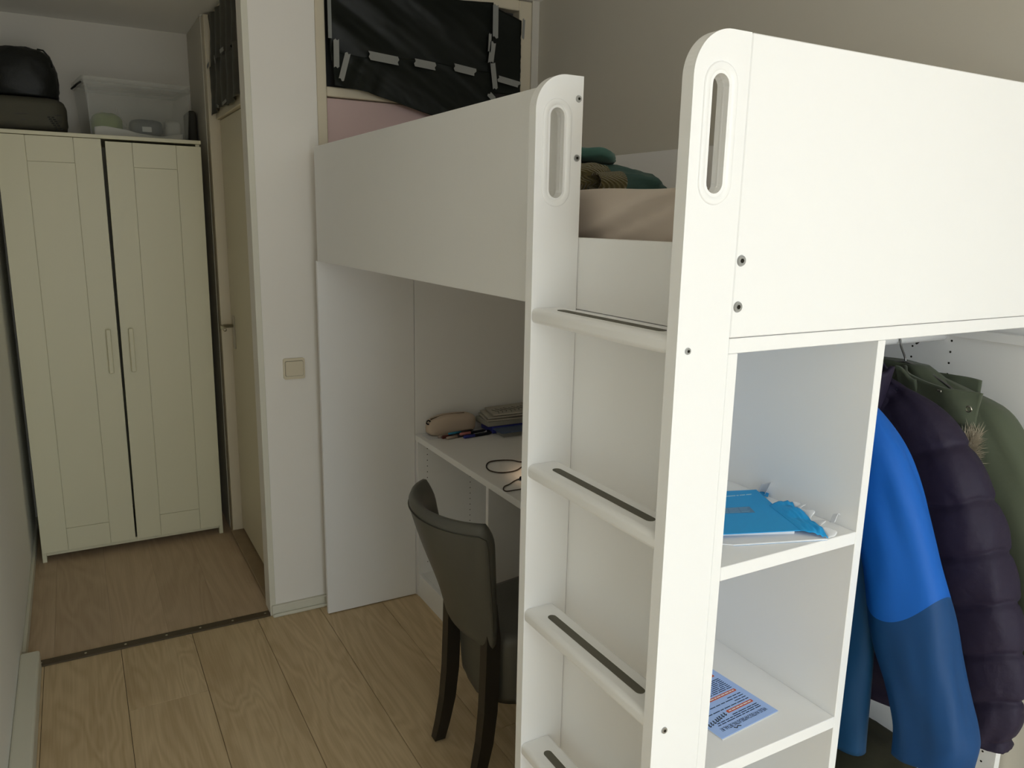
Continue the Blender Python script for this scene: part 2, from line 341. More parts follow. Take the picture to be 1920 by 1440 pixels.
# black plastic sheets on the transoms
M_poly = mat('black_polythene', (0.008, 0.010, 0.007, 1), 0.42, 0.22)
M_poly2 = mat('dark_polythene_grey', (0.050, 0.048, 0.036, 1), 0.45, 0.5)
def tape(parent, x0, z0, x1, z1, w, y, ax='y'):
    a = Vector((x0, z0)); b = Vector((x1, z1)); t = (b-a).normalized(); n = Vector((-t.y, t.x))*w/2; L = (b-a).length
    top = []; bot = []; K = 5
    for i in range(K+1):
        p = a+(b-a)*(i/K); jt = random.uniform(-.002, .002)
        top.append(p+n+t*(random.uniform(-.006, .006) if i in (0, K) else 0)); bot.append(p-n+t*(random.uniform(-.006, .006) if i in (0, K) else 0))
    ends1 = [top[-1]*0.66+bot[-1]*0.34+t*0.004, top[-1]*0.34+bot[-1]*0.66-t*0.003]
    ends0 = [bot[0]*0.66+top[0]*0.34-t*0.004, bot[0]*0.34+top[0]*0.66+t*0.003]
    outl = [tuple(p) for p in top+ends1+bot[::-1]+ends0]
    if ax == 'y': return prism('tape_strip', outl, [], 'y', y-0.0012, y, M_tape, parent)
    return prism('tape_strip', outl, [], 'x', y-0.0012, y, M_tape, parent)
def fold(x, z, s=1.0):
    a = 0.012*nz((x*0.7+z*0.5, z*2.2+x*1.1, 0.3), 4.0)+0.0035*nz((x*0.9, z*4+x*2.2, 1.7), 7)+0.0010*nz((x*3, z*5+x*3, 4), 12)
    return 0.6*s*a
ps = thing('plastic_sheet', 'black plastic sheet sagging over the pink door transom, held with tape', 'plastic sheet', (0.50, YF-0.002, 1.95))
def sag(x):
    pts = [(0.15, 2.040), (0.20, 2.036), (0.253, 2.034), (0.30, 2.026), (0.361, 2.012), (0.45, 1.990), (0.554, 1.964), (0.66, 1.945), (0.78, 1.94), (0.955, 1.99)]
    for (a, b), (c, d) in zip(pts, pts[1:]):
        if x <= c: return b+(d-b)*max(0, (x-a)/(c-a))
    return pts[-1][1]
def up_sheet(u, v):
    x = 0.166+(0.832-0.166)*u; z = 2.125+0.03*math.sin(u*PI)*-0.6+(2.415-2.125)*v
    x += 0.006*nz((0, z*9, 2), 3)*(1 if u in (0, 1) else 0)
    dr = math.exp(-((u-0.05)/0.30)**2)*0.006*math.sin(42*(z*1.0+x*0.55))+0.004*math.sin(17*(z+x*0.25))*u   # folds fan from the upper fixed corner
    return (x, YF-0.014+fold(x, z, 1.1)+dr*0.8, z)
grid('upper_sheet', up_sheet, 90, 60, M_poly, ps, 0.0008)
def low_sheet(u, v):
    x = 0.172+(0.83-0.172)*u; zt = 2.158-0.008*math.sin(u*9); z = sag(x)+(zt-sag(x))*v
    return (x, YF-0.022-0.012*(1-v)+fold(x+3, z, 1.3)+0.006*math.sin(52*x-30*z)*math.exp(-((u-0.16)/0.12)**2), z)
grid('lower_sheet', low_sheet, 90, 40, M_poly, ps, 0.0008)
def right_sheet(u, v):
    x = 0.822+(0.962-0.822)*u+0.004*nz((1, v*8, 0), 2); z = 2.075+(2.405-0.04*u-2.075)*v
    return (x, YF-0.008+fold(x, z, 0.5), z)
grid('side_sheet', right_sheet, 30, 40, M_poly, ps, 0.0008)
def low_right(u, v):
    x = 0.822+(0.955-0.822)*u; z = 1.96+(2.085-1.96)*v
    return (x, YF-0.004+fold(x, z, 0.3), z)
grid('corner_sheet', low_right, 16, 16, mat('dark_red_brown_polythene', (0.016, 0.010, 0.009, 1), 0.5, 0.4), ps, 0.0008)
for t_ in [(0.181, 2.193, 0.180, 2.098, 0.020), (0.222, 2.150, 0.196, 2.060, 0.020), (0.305, 2.155, 0.418, 2.147, 0.030), (0.484, 2.150, 0.568, 2.144, 0.028), (0.648, 2.150, 0.738, 2.140, 0.028),
           (0.826, 2.396, 0.826, 2.282, 0.024), (0.803, 2.290, 0.800, 2.225, 0.012), (0.817, 2.262, 0.806, 2.180, 0.024), (0.816, 2.180, 0.829, 2.085, 0.022), (0.838, 2.128, 0.938, 2.113, 0.024), (0.955, 2.36, 0.952, 2.29, 0.011), (0.80, 2.066, 0.82, 2.05, 0.022)]:
    tape(ps, *t_, YF-0.040)
box('tape_edge', 0.157, 0.170, YF-0.026, YF-0.024, 2.20, 2.41, mat('shiny_tape', (0.22, 0.23, 0.22, 1), 0.3), ps, 0)
ps2 = thing('plastic_sheet', 'dark grey plastic taped over the transom of the cream passage door', 'plastic sheet', (-0.09, 2.7, 2.02))
def hall_up(u, v):
    y = 2.30+(3.11-2.30)*u; z = 2.20+0.012*math.sin(u*7)+(2.43-2.20)*v; y += 0.02*nz((v*3, 1, 2), 2)*(1 if u > 0.98 else 0)
    return (-0.098+0.010*math.sin(u*40+v*2)*(1-0.3*v)+fold(y, z, 0.8), y, z)
grid('upper_sheet', hall_up, 70, 24, M_poly2, ps2, 0.0008)
def hall_lo(u, v):
    y = 2.30+(3.09-2.30)*u; z = 2.018+0.008*math.sin(u*11)+(2.215-2.018)*v
    return (-0.100+0.009*math.sin(u*36+1.5+v)+fold(y+2, z, 0.8), y, z)
grid('lower_sheet', hall_lo, 70, 24, M_poly2, ps2, 0.0008)
for t_ in [(2.66, 2.222, 2.74, 2.224, 0.016), (2.88, 2.225, 2.86, 2.20, 0.014), (3.03, 2.222, 3.10, 2.215, 0.015), (2.66, 2.026, 2.74, 2.022, 0.012), (2.88, 2.03, 2.84, 2.02, 0.012)]:
    tape(ps2, *t_, -0.113, 'x')

# light switch
sw = thing('light_switch', 'cream square rocker light switch on the wall pier', 'light switch', (-0.007, YF, 0.961))
prism('plate', rrect(-0.047, 0.034, 0.961, 1.042, 0.008), [], 'y', YF-0.009, YF, M_cream, sw)
prism('rocker_gap', rrect(-0.041, 0.028, 0.973, 1.032, 0.006), [], 'y', YF-0.0096, YF-0.008, mat('switch_gap', (0.12, 0.10, 0.06, 1), 0.8), sw)
prism('rocker', rrect(-0.0397, 0.0267, 0.9745, 1.0307, 0.005), [], 'y', YF-0.0125, YF-0.009, M_cream, sw)

# ------------------------------------------------------------------ white wardrobe
WXL, WXR, WYF, WH = -0.946, -0.163, 3.103, 1.8976
wd = thing('wardrobe', 'off-white two door wardrobe with panelled fronts at the passage end', 'wardrobe', ((WXL+WXR)/2, WYF+0.25, 0))
box('side_panel', WXL, WXL+0.018, WYF+0.004, 3.60, 0, WH-0.016, M_wardrobe, wd)
box('side_panel', WXR-0.018, WXR, WYF+0.004, 3.60, 0, WH-0.016, M_wardrobe, wd)
box('top_panel', WXL-0.003, WXR+0.003, WYF-0.020, 3.60, WH-0.016, WH, M_wardrobe, wd)
box('back_panel', WXL+0.018, WXR-0.018, 3.585, 3.595, 0.04, WH-0.016, M_wardrobe, wd)
box('bottom_panel', WXL+0.018, WXR-0.018, WYF+0.01, 3.585, 0.036, 0.052, M_wardrobe, wd)
box('plinth', WXL+0.018, WXR-0.018, WYF+0.012, WYF+0.026, 0.028, 0.050, M_wardrobe, wd)
def wdoor(x0, x1, z0, z1, hx, tilt):
    st, rl, y0, y1 = 0.105, 0.105, WYF-0.016, WYF+0.002
    d = box('door', x0+0.004, x1-0.004, y0+0.0065, y1, z0+0.004, z1-0.004, M_wardrobe, wd, 0.0005)
    g = 0.0011
    box('stile', x0, x0+st-g, y0, y1+0.0005, z0, z1, M_wardrobe, d, 0.0008)
    box('stile', x1-st+g, x1, y0, y1+0.0005, z0, z1, M_wardrobe, d, 0.0008)
    box('rail', x0+st, x1-st, y0, y1+0.0005, z0, z0+rl-g, M_wardrobe, d, 0.0008)
    box('rail', x0+st, x1-st, y0, y1+0.0005, z1-rl+g, z1, M_wardrobe, d, 0.0008)
    box('inset_panel', x0+st+g*0.6, x1-st-g*0.6, y0+0.0012, y1, z0+rl, z1-rl, M_wardrobe, d, 0.0005)
    h = box('handle', hx-0.010, hx+0.010, y0-0.024, y0-0.014, 0.862, 1.062, M_wardrobe, d, 0.004, seg=2)
    box('handle_foot', hx-0.008, hx+0.008, y0-0.016, y0+0.001, 0.870, 0.885, M_wardrobe, d, 0.001)
    box('handle_foot', hx-0.008, hx+0.008, y0-0.016, y0+0.001, 1.039, 1.054, M_wardrobe, d, 0.001)
    d.rotation_euler = (0, tilt, 0)
wdoor(-0.944, -0.5605, 0.052, 1.8795, -0.598, -0.0012)
wdoor(-0.5525, -0.166, 0.050, 1.8715, -0.511, 0.0030)

# things on the wardrobe
gb = thing('storage_bag', 'grey soft zip storage bag lying on the wardrobe', 'bag', (-0.83, 3.33, WH))
gbag = blob('bag_body', (-0.828, 3.33, WH+0.073), (0.150, 0.215, 0.073), M_greybag, gb, 0.42, 0.02, 4, 48, 26)
for zz in (0.045, 0.068): tube('piping', [(-0.97+0.27*i/10, 3.117+0.002*math.sin(i)+0.006*abs(i-5)/5, WH+zz-0.003*math.sin(i*0.6)) for i in range(11)], 0.0022, mat('bag_piping', (0.06, 0.055, 0.045, 1), 0.7), gb, 6)
M_bagprint = mat('bag_print', (0.02, 0.02, 0.016, 1), 0.9)
for i in range(2):
    for j in range(7):
        box('print_mark', -0.752+0.015*i+0.0045*j, -0.742+0.015*i+0.0045*j, 3.1125, 3.1145, WH+0.062-0.0078*j-0.0045, WH+0.062-0.0078*j, M_bagprint, gb, 0)
sb = thing('sleeping_bag', 'bulky black nylon stuff sack on top of the grey storage bag', 'stuff sack', (-0.835, 3.33, WH+0.15))
blob('sack', (-0.838, 3.33, WH+0.215), (0.137, 0.16, 0.140), M_black, sb, 0.66, 0.05, 3.0, 56, 34, WH+0.149, 2.0)
tube('drawcord', [(-0.765, 3.215, WH+0.34), (-0.745, 3.20, WH+0.335), (-0.725, 3.20, WH+0.31), (-0.717, 3.205, WH+0.27)], 0.004, M_black, sb, 6)

bx = thing('storage_box', 'clear plastic storage box with lid on the wardrobe, half full', 'storage box', (-0.41, 3.33, WH), 0.12)
def lbox(w0, d0, w1, d1, z0, z1, t):
    vs = []
    for (w, d, z) in ((w0, d0, z0), (w1, d1, z1), (w1-t, d1-t, z1), (w0-t, d0-t, z0+t)):
        vs += [(-w, -d, z), (w, -d, z), (w, d, z), (-w, d, z)]
    fs = [(0, 1, 2, 3), (12, 13, 14, 15)]
    for a in (0, 4, 8):
        for i in range(4): fs.append((a+i, a+(i+1) % 4, a+4+(i+1) % 4, a+4+i))
    return vs, fs
v_, f_ = lbox(0.200, 0.135, 0.216, 0.150, 0.001, 0.225, 0.002)
mesh('box_body', v_, f_, M_clear, bx, local=True)
prism('rim', rrect(-0.222, 0.222, -0.156, 0.156, 0.015), [rrect(-0.213, 0.213, -0.147, 0.147, 0.012)], 'z', 0.216, 0.228, M_clear_rim, bx, local=True)
lid = prism('lid', rrect(-0.224, 0.224, -0.158, 0.158, 0.016), [], 'z', 0.228, 0.231, M_clear_rim, bx, local=True)
prism('lid_lip', rrect(-0.224, 0.224, -0.158, 0.158, 0.016), [rrect(-0.217, 0.217, -0.151, 0.151, 0.013)], 'z', 0.231, 0.245, M_clear_rim, bx, local=True)
box('edge_highlight', -0.2035, -0.2005, -0.140, -0.1365, 0.004, 0.215, M_clear_rim, bx, 0.001, local=True)
tube('handle', [(-0.219, -0.11, 0.225), (-0.236, -0.10, 0.212), (-0.243, -0.06, 0.205), (-0.243, 0.0, 0.205), (-0.236, 0.04, 0.212), (-0.219, 0.05, 0.225)], 0.004, M_black, bx, 8, local=True)
def rot_pt(x_, y_, z_): c_, s_ = math.cos(0.12), math.sin(0.12); return (-0.41+c_*x_-s_*y_, 3.33+s_*x_+c_*y_, WH+z_)
tag(blob('green_pouch', rot_pt(-0.120, -0.03, 0.056), (0.066, 0.085, 0.055), mat('lime_fabric', (0.16, 0.22, 0.03, 1), 0.8), None, 0.75, 0.08, 4, 28, 18, WH+0.004), 'lime green pouch inside the clear storage box', 'pouch')
tag(blob('grey_travel_bag', rot_pt(0.040, -0.05, 0.056), (0.070, 0.055, 0.038), mat('slate_bag', (0.045, 0.055, 0.055, 1), 0.6), None, 0.6, 0.06, 4, 36, 20, WH+0.004, seed=5), 'dark grey pouch with a white tag inside the clear box', 'pouch')
tag(box('bag_tag', *[v for v in (rot_pt(0.025, 0, 0)[0], rot_pt(0.064, 0, 0)[0], 3.2245, 3.2260, WH+0.036, WH+0.058)], mat('tag_white', (0.5, 0.5, 0.46, 1), 0.6), bevel=0), 'small white label card lying against the grey pouch', 'label')
def cloth(u, v):
    h = 0.014+0.026*(0.5+0.5*math.cos(u*6.0-0.9))+0.004*nz((u*3, 0, 0), 2.0); return rot_pt(-0.185+0.365*u, -0.129+0.006*math.sin(v*PI)+0.003*math.sin(u*17), 0.004+h*v)
tag(grid('folded_cloth', cloth, 40, 20, mat('white_cloth', (0.62, 0.60, 0.54, 1), 0.9), None, 0.002), 'crumpled white cloth on the bottom of the clear box', 'cloth')
def wrap(u, v):
    return rot_pt(-0.09+0.035*u+0.015*v, -0.09+0.05*v+0.02*math.sin(u*4), 0.12-0.075*u+0.02*v+0.01*nz((u*4, v*4, 2), 1))
tag(grid('plastic_wrap', wrap, 16, 10, clear('thin_wrap', (0.7, 0.68, 0.6, 1), 0.35, 0.3), None, 0.001), 'loose clear plastic wrapper beside the lime pouch', 'wrapper')
tag(blob('pale_packet', rot_pt(0.158, -0.03, 0.055), (0.036, 0.06, 0.045), mat('pale_packet', (0.42, 0.41, 0.36, 1), 0.7), None, 0.45, 0.06, 3, 24, 16, WH+0.004, seed=9), 'pale grey packet at the end of the clear box', 'packet')
db = box('dark_board', -0.165, -0.128, 3.40, 3.585, WH+0.002, WH+0.165, mat('dark_brown_board', (0.035, 0.030, 0.018, 1), 0.7), None, 0.012, seg=3)
tag(db, 'dark narrow folder standing on the wardrobe beside the clear box', 'folder')

# ------------------------------------------------------------------ loft bed
H, W, T, Y2 = 1.82, 0.097, 0.022, 0.392
ZP, ZB, ZG = 1.412, 1.3897, 1.8144
LB, XG = 2.045, 0.0694
bed = thing('loft_bed', 'white loft bed with ladder, guard panels, shelves and wardrobe bay', 'loft bed', (0.55, 1.03, 0))
def post(y0, cx):
    r = 0.062
    outl = [(0, 0), (W-0.0008, 0), (W-0.0008, H)]+arc(r, H-r, r, PI/2, PI, 16)
    p = prism('post', outl, [stadium(cx, 1.6115, 1.7645, 0.0144)[::-1]], 'y', y0, y0+T, M_white, bed)
    # rounded moulded rim of the hand hold
    segs = 12
    prof = [(0.0295, 0.0000), (0.0288, -0.0016), (0.0272, -0.0022), (0.0215, -0.0016), (0.0175, 0.0005), (0.0150, 0.0045), (0.0142, 0.0100)]
    for side, yf, sg in (('front', y0, 1), ('back', y0+T, -1)):
        loops = []
        for (rad, dy) in prof:
            dz = rad-0.0144
            loops.append([(q[0], yf+sg*dy, q[1]) for q in stadium(cx, 1.6115-dz, 1.7645+dz, rad, segs)])
        vs = [v for l in loops for v in l]; L = len(loops[0]); fs = []
        for i in range(len(loops)-1):
            for k in range(L): fs.append((i*L+k, i*L+(k+1) % L, (i+1)*L+(k+1) % L, (i+1)*L+k))
        mesh('grip_rim', vs, fs, M_plast, p, True)
    return p
pc = post(0.0, 0.0475); p2 = post(Y2, 0.0440)
def bolt(x, y, z, r, par):
    b = thing0 = cyl('bolt', (x, y, z), (x, y-0.0022, z), r, M_steel, par, 20, r1=r*0.86)
    cyl('bolt_socket', (x, y-0.0021, z), (x, y-0.0027, z), r*0.42, M_gap, b, 6)
bolt(0.108, 0.0, 1.522, 0.0082, bed); bolt(0.108, 0.0, 1.457, 0.0082, bed)
bolt(0.020, 0.0, 1.399, 0.0052, pc); bolt(0.023, 0.0, 0.807, 0.0056, pc)
bolt(0.0865, Y2, 1.782, 0.0062, p2); bolt(0.0865, Y2, 1.682, 0.0062, p2)
box('end_panel', W+0.0008, 1.04, 0.0, T, ZP+0.0008, H, M_white, bed, 0.0015)
box('guard_panel', XG, W-0.002, Y2+T+0.0006, LB, 1.413, ZG, M_white, bed, 0.0015)
box('rear_guard', 1.018, 1.04, T+0.001, LB, 1.413, 1.806, M_white, bed, 0.0015)
box('far_end_panel', W, 1.04, LB+0.001, LB+0.024, 1.413, 1.806, M_white, bed, 0.0015)
box('side_rail', W+0.0002, W+0.022, T+0.0005, LB, 1.4128, 1.543, M_white, bed, 0.0015)
base_ = box('bed_base', W+0.024, 1.016, T+0.002, LB-0.002, 1.414, 1.432, M_white, bed, 0.001)
for i in range(14): box('slat', W+0.026, 1.014, 0.06+0.142*i, 0.13+0.142*i, 1.4325, 1.450, mat('birch_slat', (0.60, 0.47, 0.30, 1), 0.6), bed, 0.002)
# lower carcass at the ladder end
CD = 0.55
box('top_board', W+0.0004, 1.04, 0.0006, CD, ZB, ZP-0.0004, M_white, bed, 0.001)
lp = box('ladder_side_panel', W+0.0002, 0.117, 0.0006, CD, 0.0, ZB-0.0004, M_white, bed, 0.001)
box('divider_panel', 0.4321, 0.4505, 0.0006, CD, 0.0, ZB-0.0004, M_white, bed, 0.001)
sp = box('bay_side_panel', 1.0205, 1.04, 0.0006, CD, 0.0, ZB-0.0004, M_white, bed, 0.001)
box('back_panel', 0.1172, 1.0203, CD-0.010, CD, 0.06, ZB-0.001, M_white, bed, 0.0005)
for zt in (1.0554, 0.696, 0.336, 0.080):
    box('shelf', 0.1175, 0.4317, 0.0008, CD-0.011, zt-0.0225, zt, M_white, bed, 0.001)
box('bay_floor', 0.4509, 1.0201, 0.004, CD-0.011, 0.060, 0.080, M_white, bed, 0.001)
box('plinth_board', 0.1175, 1.0201, 0.02, 0.036, 0.0, 0.059, M_white, bed, 0.001)
box('rail_batten', 1.0005, 1.0203, 0.03, 0.53, 1.335, 1.355, M_white, bed, 0.001)
hole_me = None
def holes(parent, pts, r, ax):
    """drilled shelf-pin holes: dark discs sunk to the surface, joined per column"""
    vs = []; fs = []
    for p in pts:
        k = len(vs)
        for i in range(8):
            a = 2*PI*i/8; c_, s_ = r*math.cos(a), r*math.sin(a)
            vs.append((p[0], p[1]+c_, p[2]+s_) if ax == 'x' else (p[0]+c_, p[1], p[2]+s_))
        fs.append(tuple(range(k, k+8)))
    o = mesh('pin_holes', vs, fs, M_gap, parent); o['kind'] = 'stuff'; return o
for yy in (0.030, 0.232, 0.325): holes(sp, [(1.0202, yy, 1.322-0.0257*i) for i in range(46)], 0.0026, 'x')
# ladder rungs
def rung(zt):
    x0, x1, t_, r = 0.001, 0.069, 0.027, 0.0095
    pr_ = rrect(x0, x1, zt-t_, zt, r, 10)
    b = prism('rung', pr_, [], 'y', T+0.0006, Y2-0.0006, M_plast, bed)
    prism('grip_strip', [(q[0], q[1]) for q in (lambda s: [(a[0], a[1]) for a in s])(stadium(0.0335, 0.066, 0.350, 0.0085))], [], 'z', zt-0.0005, zt+0.0009, M_grip, b)
for zt in (1.4175, 1.1235, 0.8280, 0.5315, 0.2350): rung(zt)
# desk end
fp = box('far_lower_panel', XG, 0.4490, 2.053, 2.071, 0.004, 1.4126, M_white, bed, 0.0012)
box('far_desk_panel', 0.4508, 1.04, 2.0545, 2.071, 0.0, 1.4126, M_white, bed, 0.0008)

mt = thing('mattress', 'taupe sheeted mattress lying in the loft bed', 'mattress', (0.56, 1.03, 1.451))
def mat_fn(p):
    q = Vector(p)
    s = (q.y*0.75-(q.z-1.45)*2.0)
    if q.x < 0.2:
        q.x += 0.006*nz((0, s*1.0, q.y*0.2), 13)+0.010*math.exp(-((q.z-1.565+0.16*(q.y-0.28))/0.010)**2)*(1 if q.y < 0.55 else 0)*-1
    if q.z > 1.55: q.z += 0.006*nz((q.x, q.y, 0), 4)
    return q
sec = rrect(0.138, 1.012, 1.451, 1.628, 0.03, 6); sec2 = []
for i in range(len(sec)):
    p, q = sec[i], sec[(i+1) % len(sec)]; L = math.hypot(q[0]-p[0], q[1]-p[1]); n = max(1, int(L/0.012)) if (p[0] < 0.2 and q[0] < 0.2) else max(1, int(L/0.08))
    sec2 += [(p[0]+(q[0]-p[0])*k/n, p[1]+(q[1]-p[1])*k/n) for k in range(n)]
ys_ = [0.035+0.0085*i for i in range(80)]+[0.72+0.06*i for i in range(22)]
vs = []; fs = []; L = len(sec2)
for y in ys_:
    for (x_, z_) in sec2:
        if x_ < 0.2:
            t_ = z_-(1.505+0.30*(y-0.42)*-1.0)                      # folds pulled diagonally down along the side
            x_ += 0.011*math.exp(-((t_-0.035)/0.010)**2)-0.007*math.exp(-((t_-0.054)/0.010)**2)+0.006*math.exp(-((t_+0.005)/0.009)**2)+0.004*nz((y*1.0, z_*2.5+y*0.8, 3), 7)
        if z_ > 1.60: z_ += 0.004*nz((x_*1.5, y*2.0, 0), 3)-0.004*math.cos(y*7)
        vs.append((x_, y, z_))
for j in range(len(ys_)-1):
    for i in range(L): fs.append((j*L+i, j*L+(i+1) % L, (j+1)*L+(i+1) % L, (j+1)*L+i))
fs += [tuple(range(L)), tuple((len(ys_)-1)*L+i for i in range(L))]
mesh('sheet', vs, fs, M_sheet, mt, True)

# clothes on the bed
M_teal = mat('teal_fabric', (0.055, 0.135, 0.115, 1), 0.85, 0.2, sheen=0.2, bump=(300, 0.3, 0.001))
M_dteal = mat('dark_teal_nylon', (0.030, 0.075, 0.068, 1), 0.6, 0.35, bump=(30, 0.4, 0.004))
M_olive = mat('olive_knit', (0.135, 0.115, 0.05, 1), 0.95, 0.1, sheen=0.3)
nt = M_olive.node_tree; wv = nt.nodes.new('ShaderNodeTexWave'); wv.inputs['Scale'].default_value = 85; wv.bands_direction = 'DIAGONAL'; bp = nt.nodes.new('ShaderNodeBump'); bp.inputs['Strength'].default_value = 0.9; bp.inputs['Distance'].default_value = 0.004
tcn = nt.nodes['Texture Coordinate']; nt.links.new(tcn.outputs['Object'], wv.inputs['Vector']); nt.links.new(wv.outputs['Fac'], bp.inputs['Height']); nt.links.new(bp.outputs[0], nt.nodes['Principled BSDF'].inputs['Normal'])
ZM = 1.631
def fold_stack(cx, cy, lx, ly, z0, z1, rot, sag_, seed, tilt_=0.0):
    def f(p):
        q = p-Vector((cx, cy, 0)); q = Matrix.Rotation(rot, 3, 'Z') @ Vector((q.x, q.y, q.z))
        q.z += -sag_*max(0, q.x/lx)**2-tilt_*q.x+0.008*nz((q.x*3, q.y*6, seed), 4)
        return Vector((q.x+cx, q.y+cy, max(q.z, ZM)))
    return f
tag(blob('dark_teal_jacket', (0.40, 0.82, ZM+0.028), (0.19, 0.15, 0.050), M_dteal, None, 0.95, 0.10, 3.0, 48, 24, ZM, 3.0, fold_stack(0.42, 0.80, 0.20, 0.17, 0, 0, -0.5, 0.02, 3)), 'dark teal jacket heaped on the mattress behind the ladder post', 'jacket')
tag(blob('folded_teal_sweater', (0.345, 0.86, ZM+0.096), (0.14, 0.13, 0.016), M_teal, None, 0.45, 0.05, 3.0, 44, 18, None, 8.0, fold_stack(0.38, 0.86, 0.15, 0.14, 0, 0, -0.5, 0.008, 8, 0.07)), 'folded teal sweater on top of the clothes pile', 'sweater')
tag(blob('olive_knit_sweater', (0.245, 0.66, ZM+0.033), (0.12, 0.062, 0.034), M_olive, None, 0.75, 0.12, 2.6, 48, 26, ZM, 5.0, fold_stack(0.245, 0.69, 0.13, 0.08, 0, 0, -0.45, 0.02, 5)), 'olive chunky knit sweater at the front of the clothes pile', 'sweater')
def cuff(u, v):
    a = 2*PI*u; r = 0.022+0.006*v; c = Vector((0.255+0.055*v, 0.575-0.01*v, ZM+0.022))
    return c+Vector((0.0, math.cos(a)*r*1.1, math.sin(a)*r*0.8))
tag(grid('knit_sleeve', cuff, 24, 10, M_olive, None, 0.004), 'rolled olive knit sleeve end lying on the mattress edge', 'sleeve')

# ------------------------------------------------------------------ desk under the bed
XD, ZD = 0.4494, 0.708
dk = thing('desk', 'white built-in desk with open shelf compartment under the loft bed', 'desk', (0.74, 1.3, 0))
box('desk_top', XD, 1.016, CD+0.002, 2.052, ZD-0.024, ZD, M_white, dk, 0.0015)
sd = box('side_panel', XD+0.004, 1.016, 2.034, 2.0525, 0.0, ZD-0.0245, M_white, dk, 0.001)
box('divider', XD+0.004, 1.016, 1.410, 1.428, 0.0, ZD-0.0245, M_white, dk, 0.001)
box('back_panel', 1.004, 1.016, 1.4285, 2.0335, 0.0, ZD-0.0245, M_white, dk, 0.0005)
box('bottom_shelf', XD+0.022, 1.0035, 1.4285, 2.0335, 0.083, 0.101, M_white, dk, 0.001)
box('plinth', XD+0.006, XD+0.021, 1.4285, 2.0335, 0.0, 0.101, M_white, dk, 0.001)
box('support_panel', XD+0.004, 1.016, CD+0.003, CD+0.021, 0.0, ZD-0.0245, M_white, dk, 0.001)
box('modesty_panel', 0.99, 1.004, CD+0.022, 1.409, 0.1, ZD-0.0245, M_white, dk, 0.001)
for xx in (0.4955, 0.693): holes(sd, [(xx, 2.0337, 0.648-0.0249*i) for i in range(21)], 0.0022, 'y')

# pencil case
M_case = mat('beige_canvas', (0.56, 0.46, 0.37, 1), 0.85, 0.2, bump=(500, 0.2, 0.0006))
pcs = thing('pencil_case', 'beige zipped pencil case on the desk against the end panel', 'pencil case', (0.585, 2.01, ZD))
blob('pouch', (0.588, 2.006, ZD+0.042), (0.107, 0.034, 0.043), M_case, pcs, 0.55, 0.025, 2.5, 48, 26, ZD+0.0006, 4, lambda p: Vector((p.x, p.y, ZD+(p.z-ZD)*(1-0.12*max(0, (0.56-p.x)/0.08)))))
tube('zipper', [(0.495+0.15*i/12, 1.998+0.004*math.sin(i/4), ZD+0.072+0.0115*math.sin(min(1, i/7)*PI/2)) for i in range(13)], 0.0028, mat('brown_zip', (0.09, 0.06, 0.035, 1), 0.6), pcs, 6)
tube('ring_pull', [(0.483+0.008*math.cos(a*PI/6), 1.992, ZD+0.062+0.008*math.sin(a*PI/6)) for a in range(12)], 0.003, M_inkblk, pcs, 6, True)
tag(box('printed_slip', 0.470, 0.545, 1.955, 2.030, ZD+0.0002, ZD+0.0008, M_paper, None, 0), 'small printed paper slip under the beige pencil case', 'paper')
def pen(p0, p1, r, body, capm, label, cap_len=0.35):
    a, b = Vector(p0), Vector(p1); d = (b-a).normalized()
    t = thing('pen', label, 'pen', tuple((a+b)/2-Vector((0, 0, r))), 0, 'pens beside the pencil case')
    L = (b-a).length; c = a+d*L*cap_len
    tube('barrel', [c, b-d*0.01, b], [r*0.92, r*0.92, r*0.5], body, t, 10)
    tube('cap', [a, a+d*0.004, c], [r*0.7, r, r], capm, t, 12)
M_cyan = mat('pen_cyan', (0.03, 0.25, 0.42, 1), 0.4); M_pinkp = mat('pen_pink', (0.55, 0.20, 0.20, 1), 0.4); M_bluep = mat('pen_blue', (0.03, 0.04, 0.30, 1), 0.35)
M_redp = mat('pen_maroon', (0.12, 0.02, 0.015, 1), 0.4); M_beigep = mat('pen_beige', (0.42, 0.34, 0.29, 1), 0.5); M_dkb = mat('pen_dark', (0.03, 0.02, 0.02, 1), 0.4)
zp_ = ZD+0.006
pen((0.510, 1.958, zp_), (0.640, 1.985, zp_), 0.0055, M_dkb, M_beigep, 'marker with beige cap nearest the pencil case end', 0.45)
pen((0.522, 1.944, zp_+0.001), (0.655, 1.972, zp_+0.001), 0.0068, M_dkb, M_redp, 'thick marker with maroon cap beside the pencil case', 0.32)
pen((0.552, 1.951, zp_+0.010), (0.670, 1.966, zp_+0.010), 0.0050, M_dkb, M_cyan, 'pen with cyan cap lying across the marker pile', 0.5)
pen((0.533, 1.928, zp_), (0.668, 1.953, zp_), 0.0060, M_dkb, M_beigep, 'felt pen with pale cap at the front of the pile', 0.38)
pen((0.594, 1.930, zp_+0.009), (0.715, 1.942, zp_+0.009), 0.0062, M_inkblk, M_pinkp, 'felt pen with pink cap lying on the pile', 0.40)
pen((0.602, 1.912, zp_+0.001), (0.735, 1.925, zp_+0.001), 0.0066, M_inkblk, M_bluep, 'marker with dark blue cap at the pile front', 0.38)
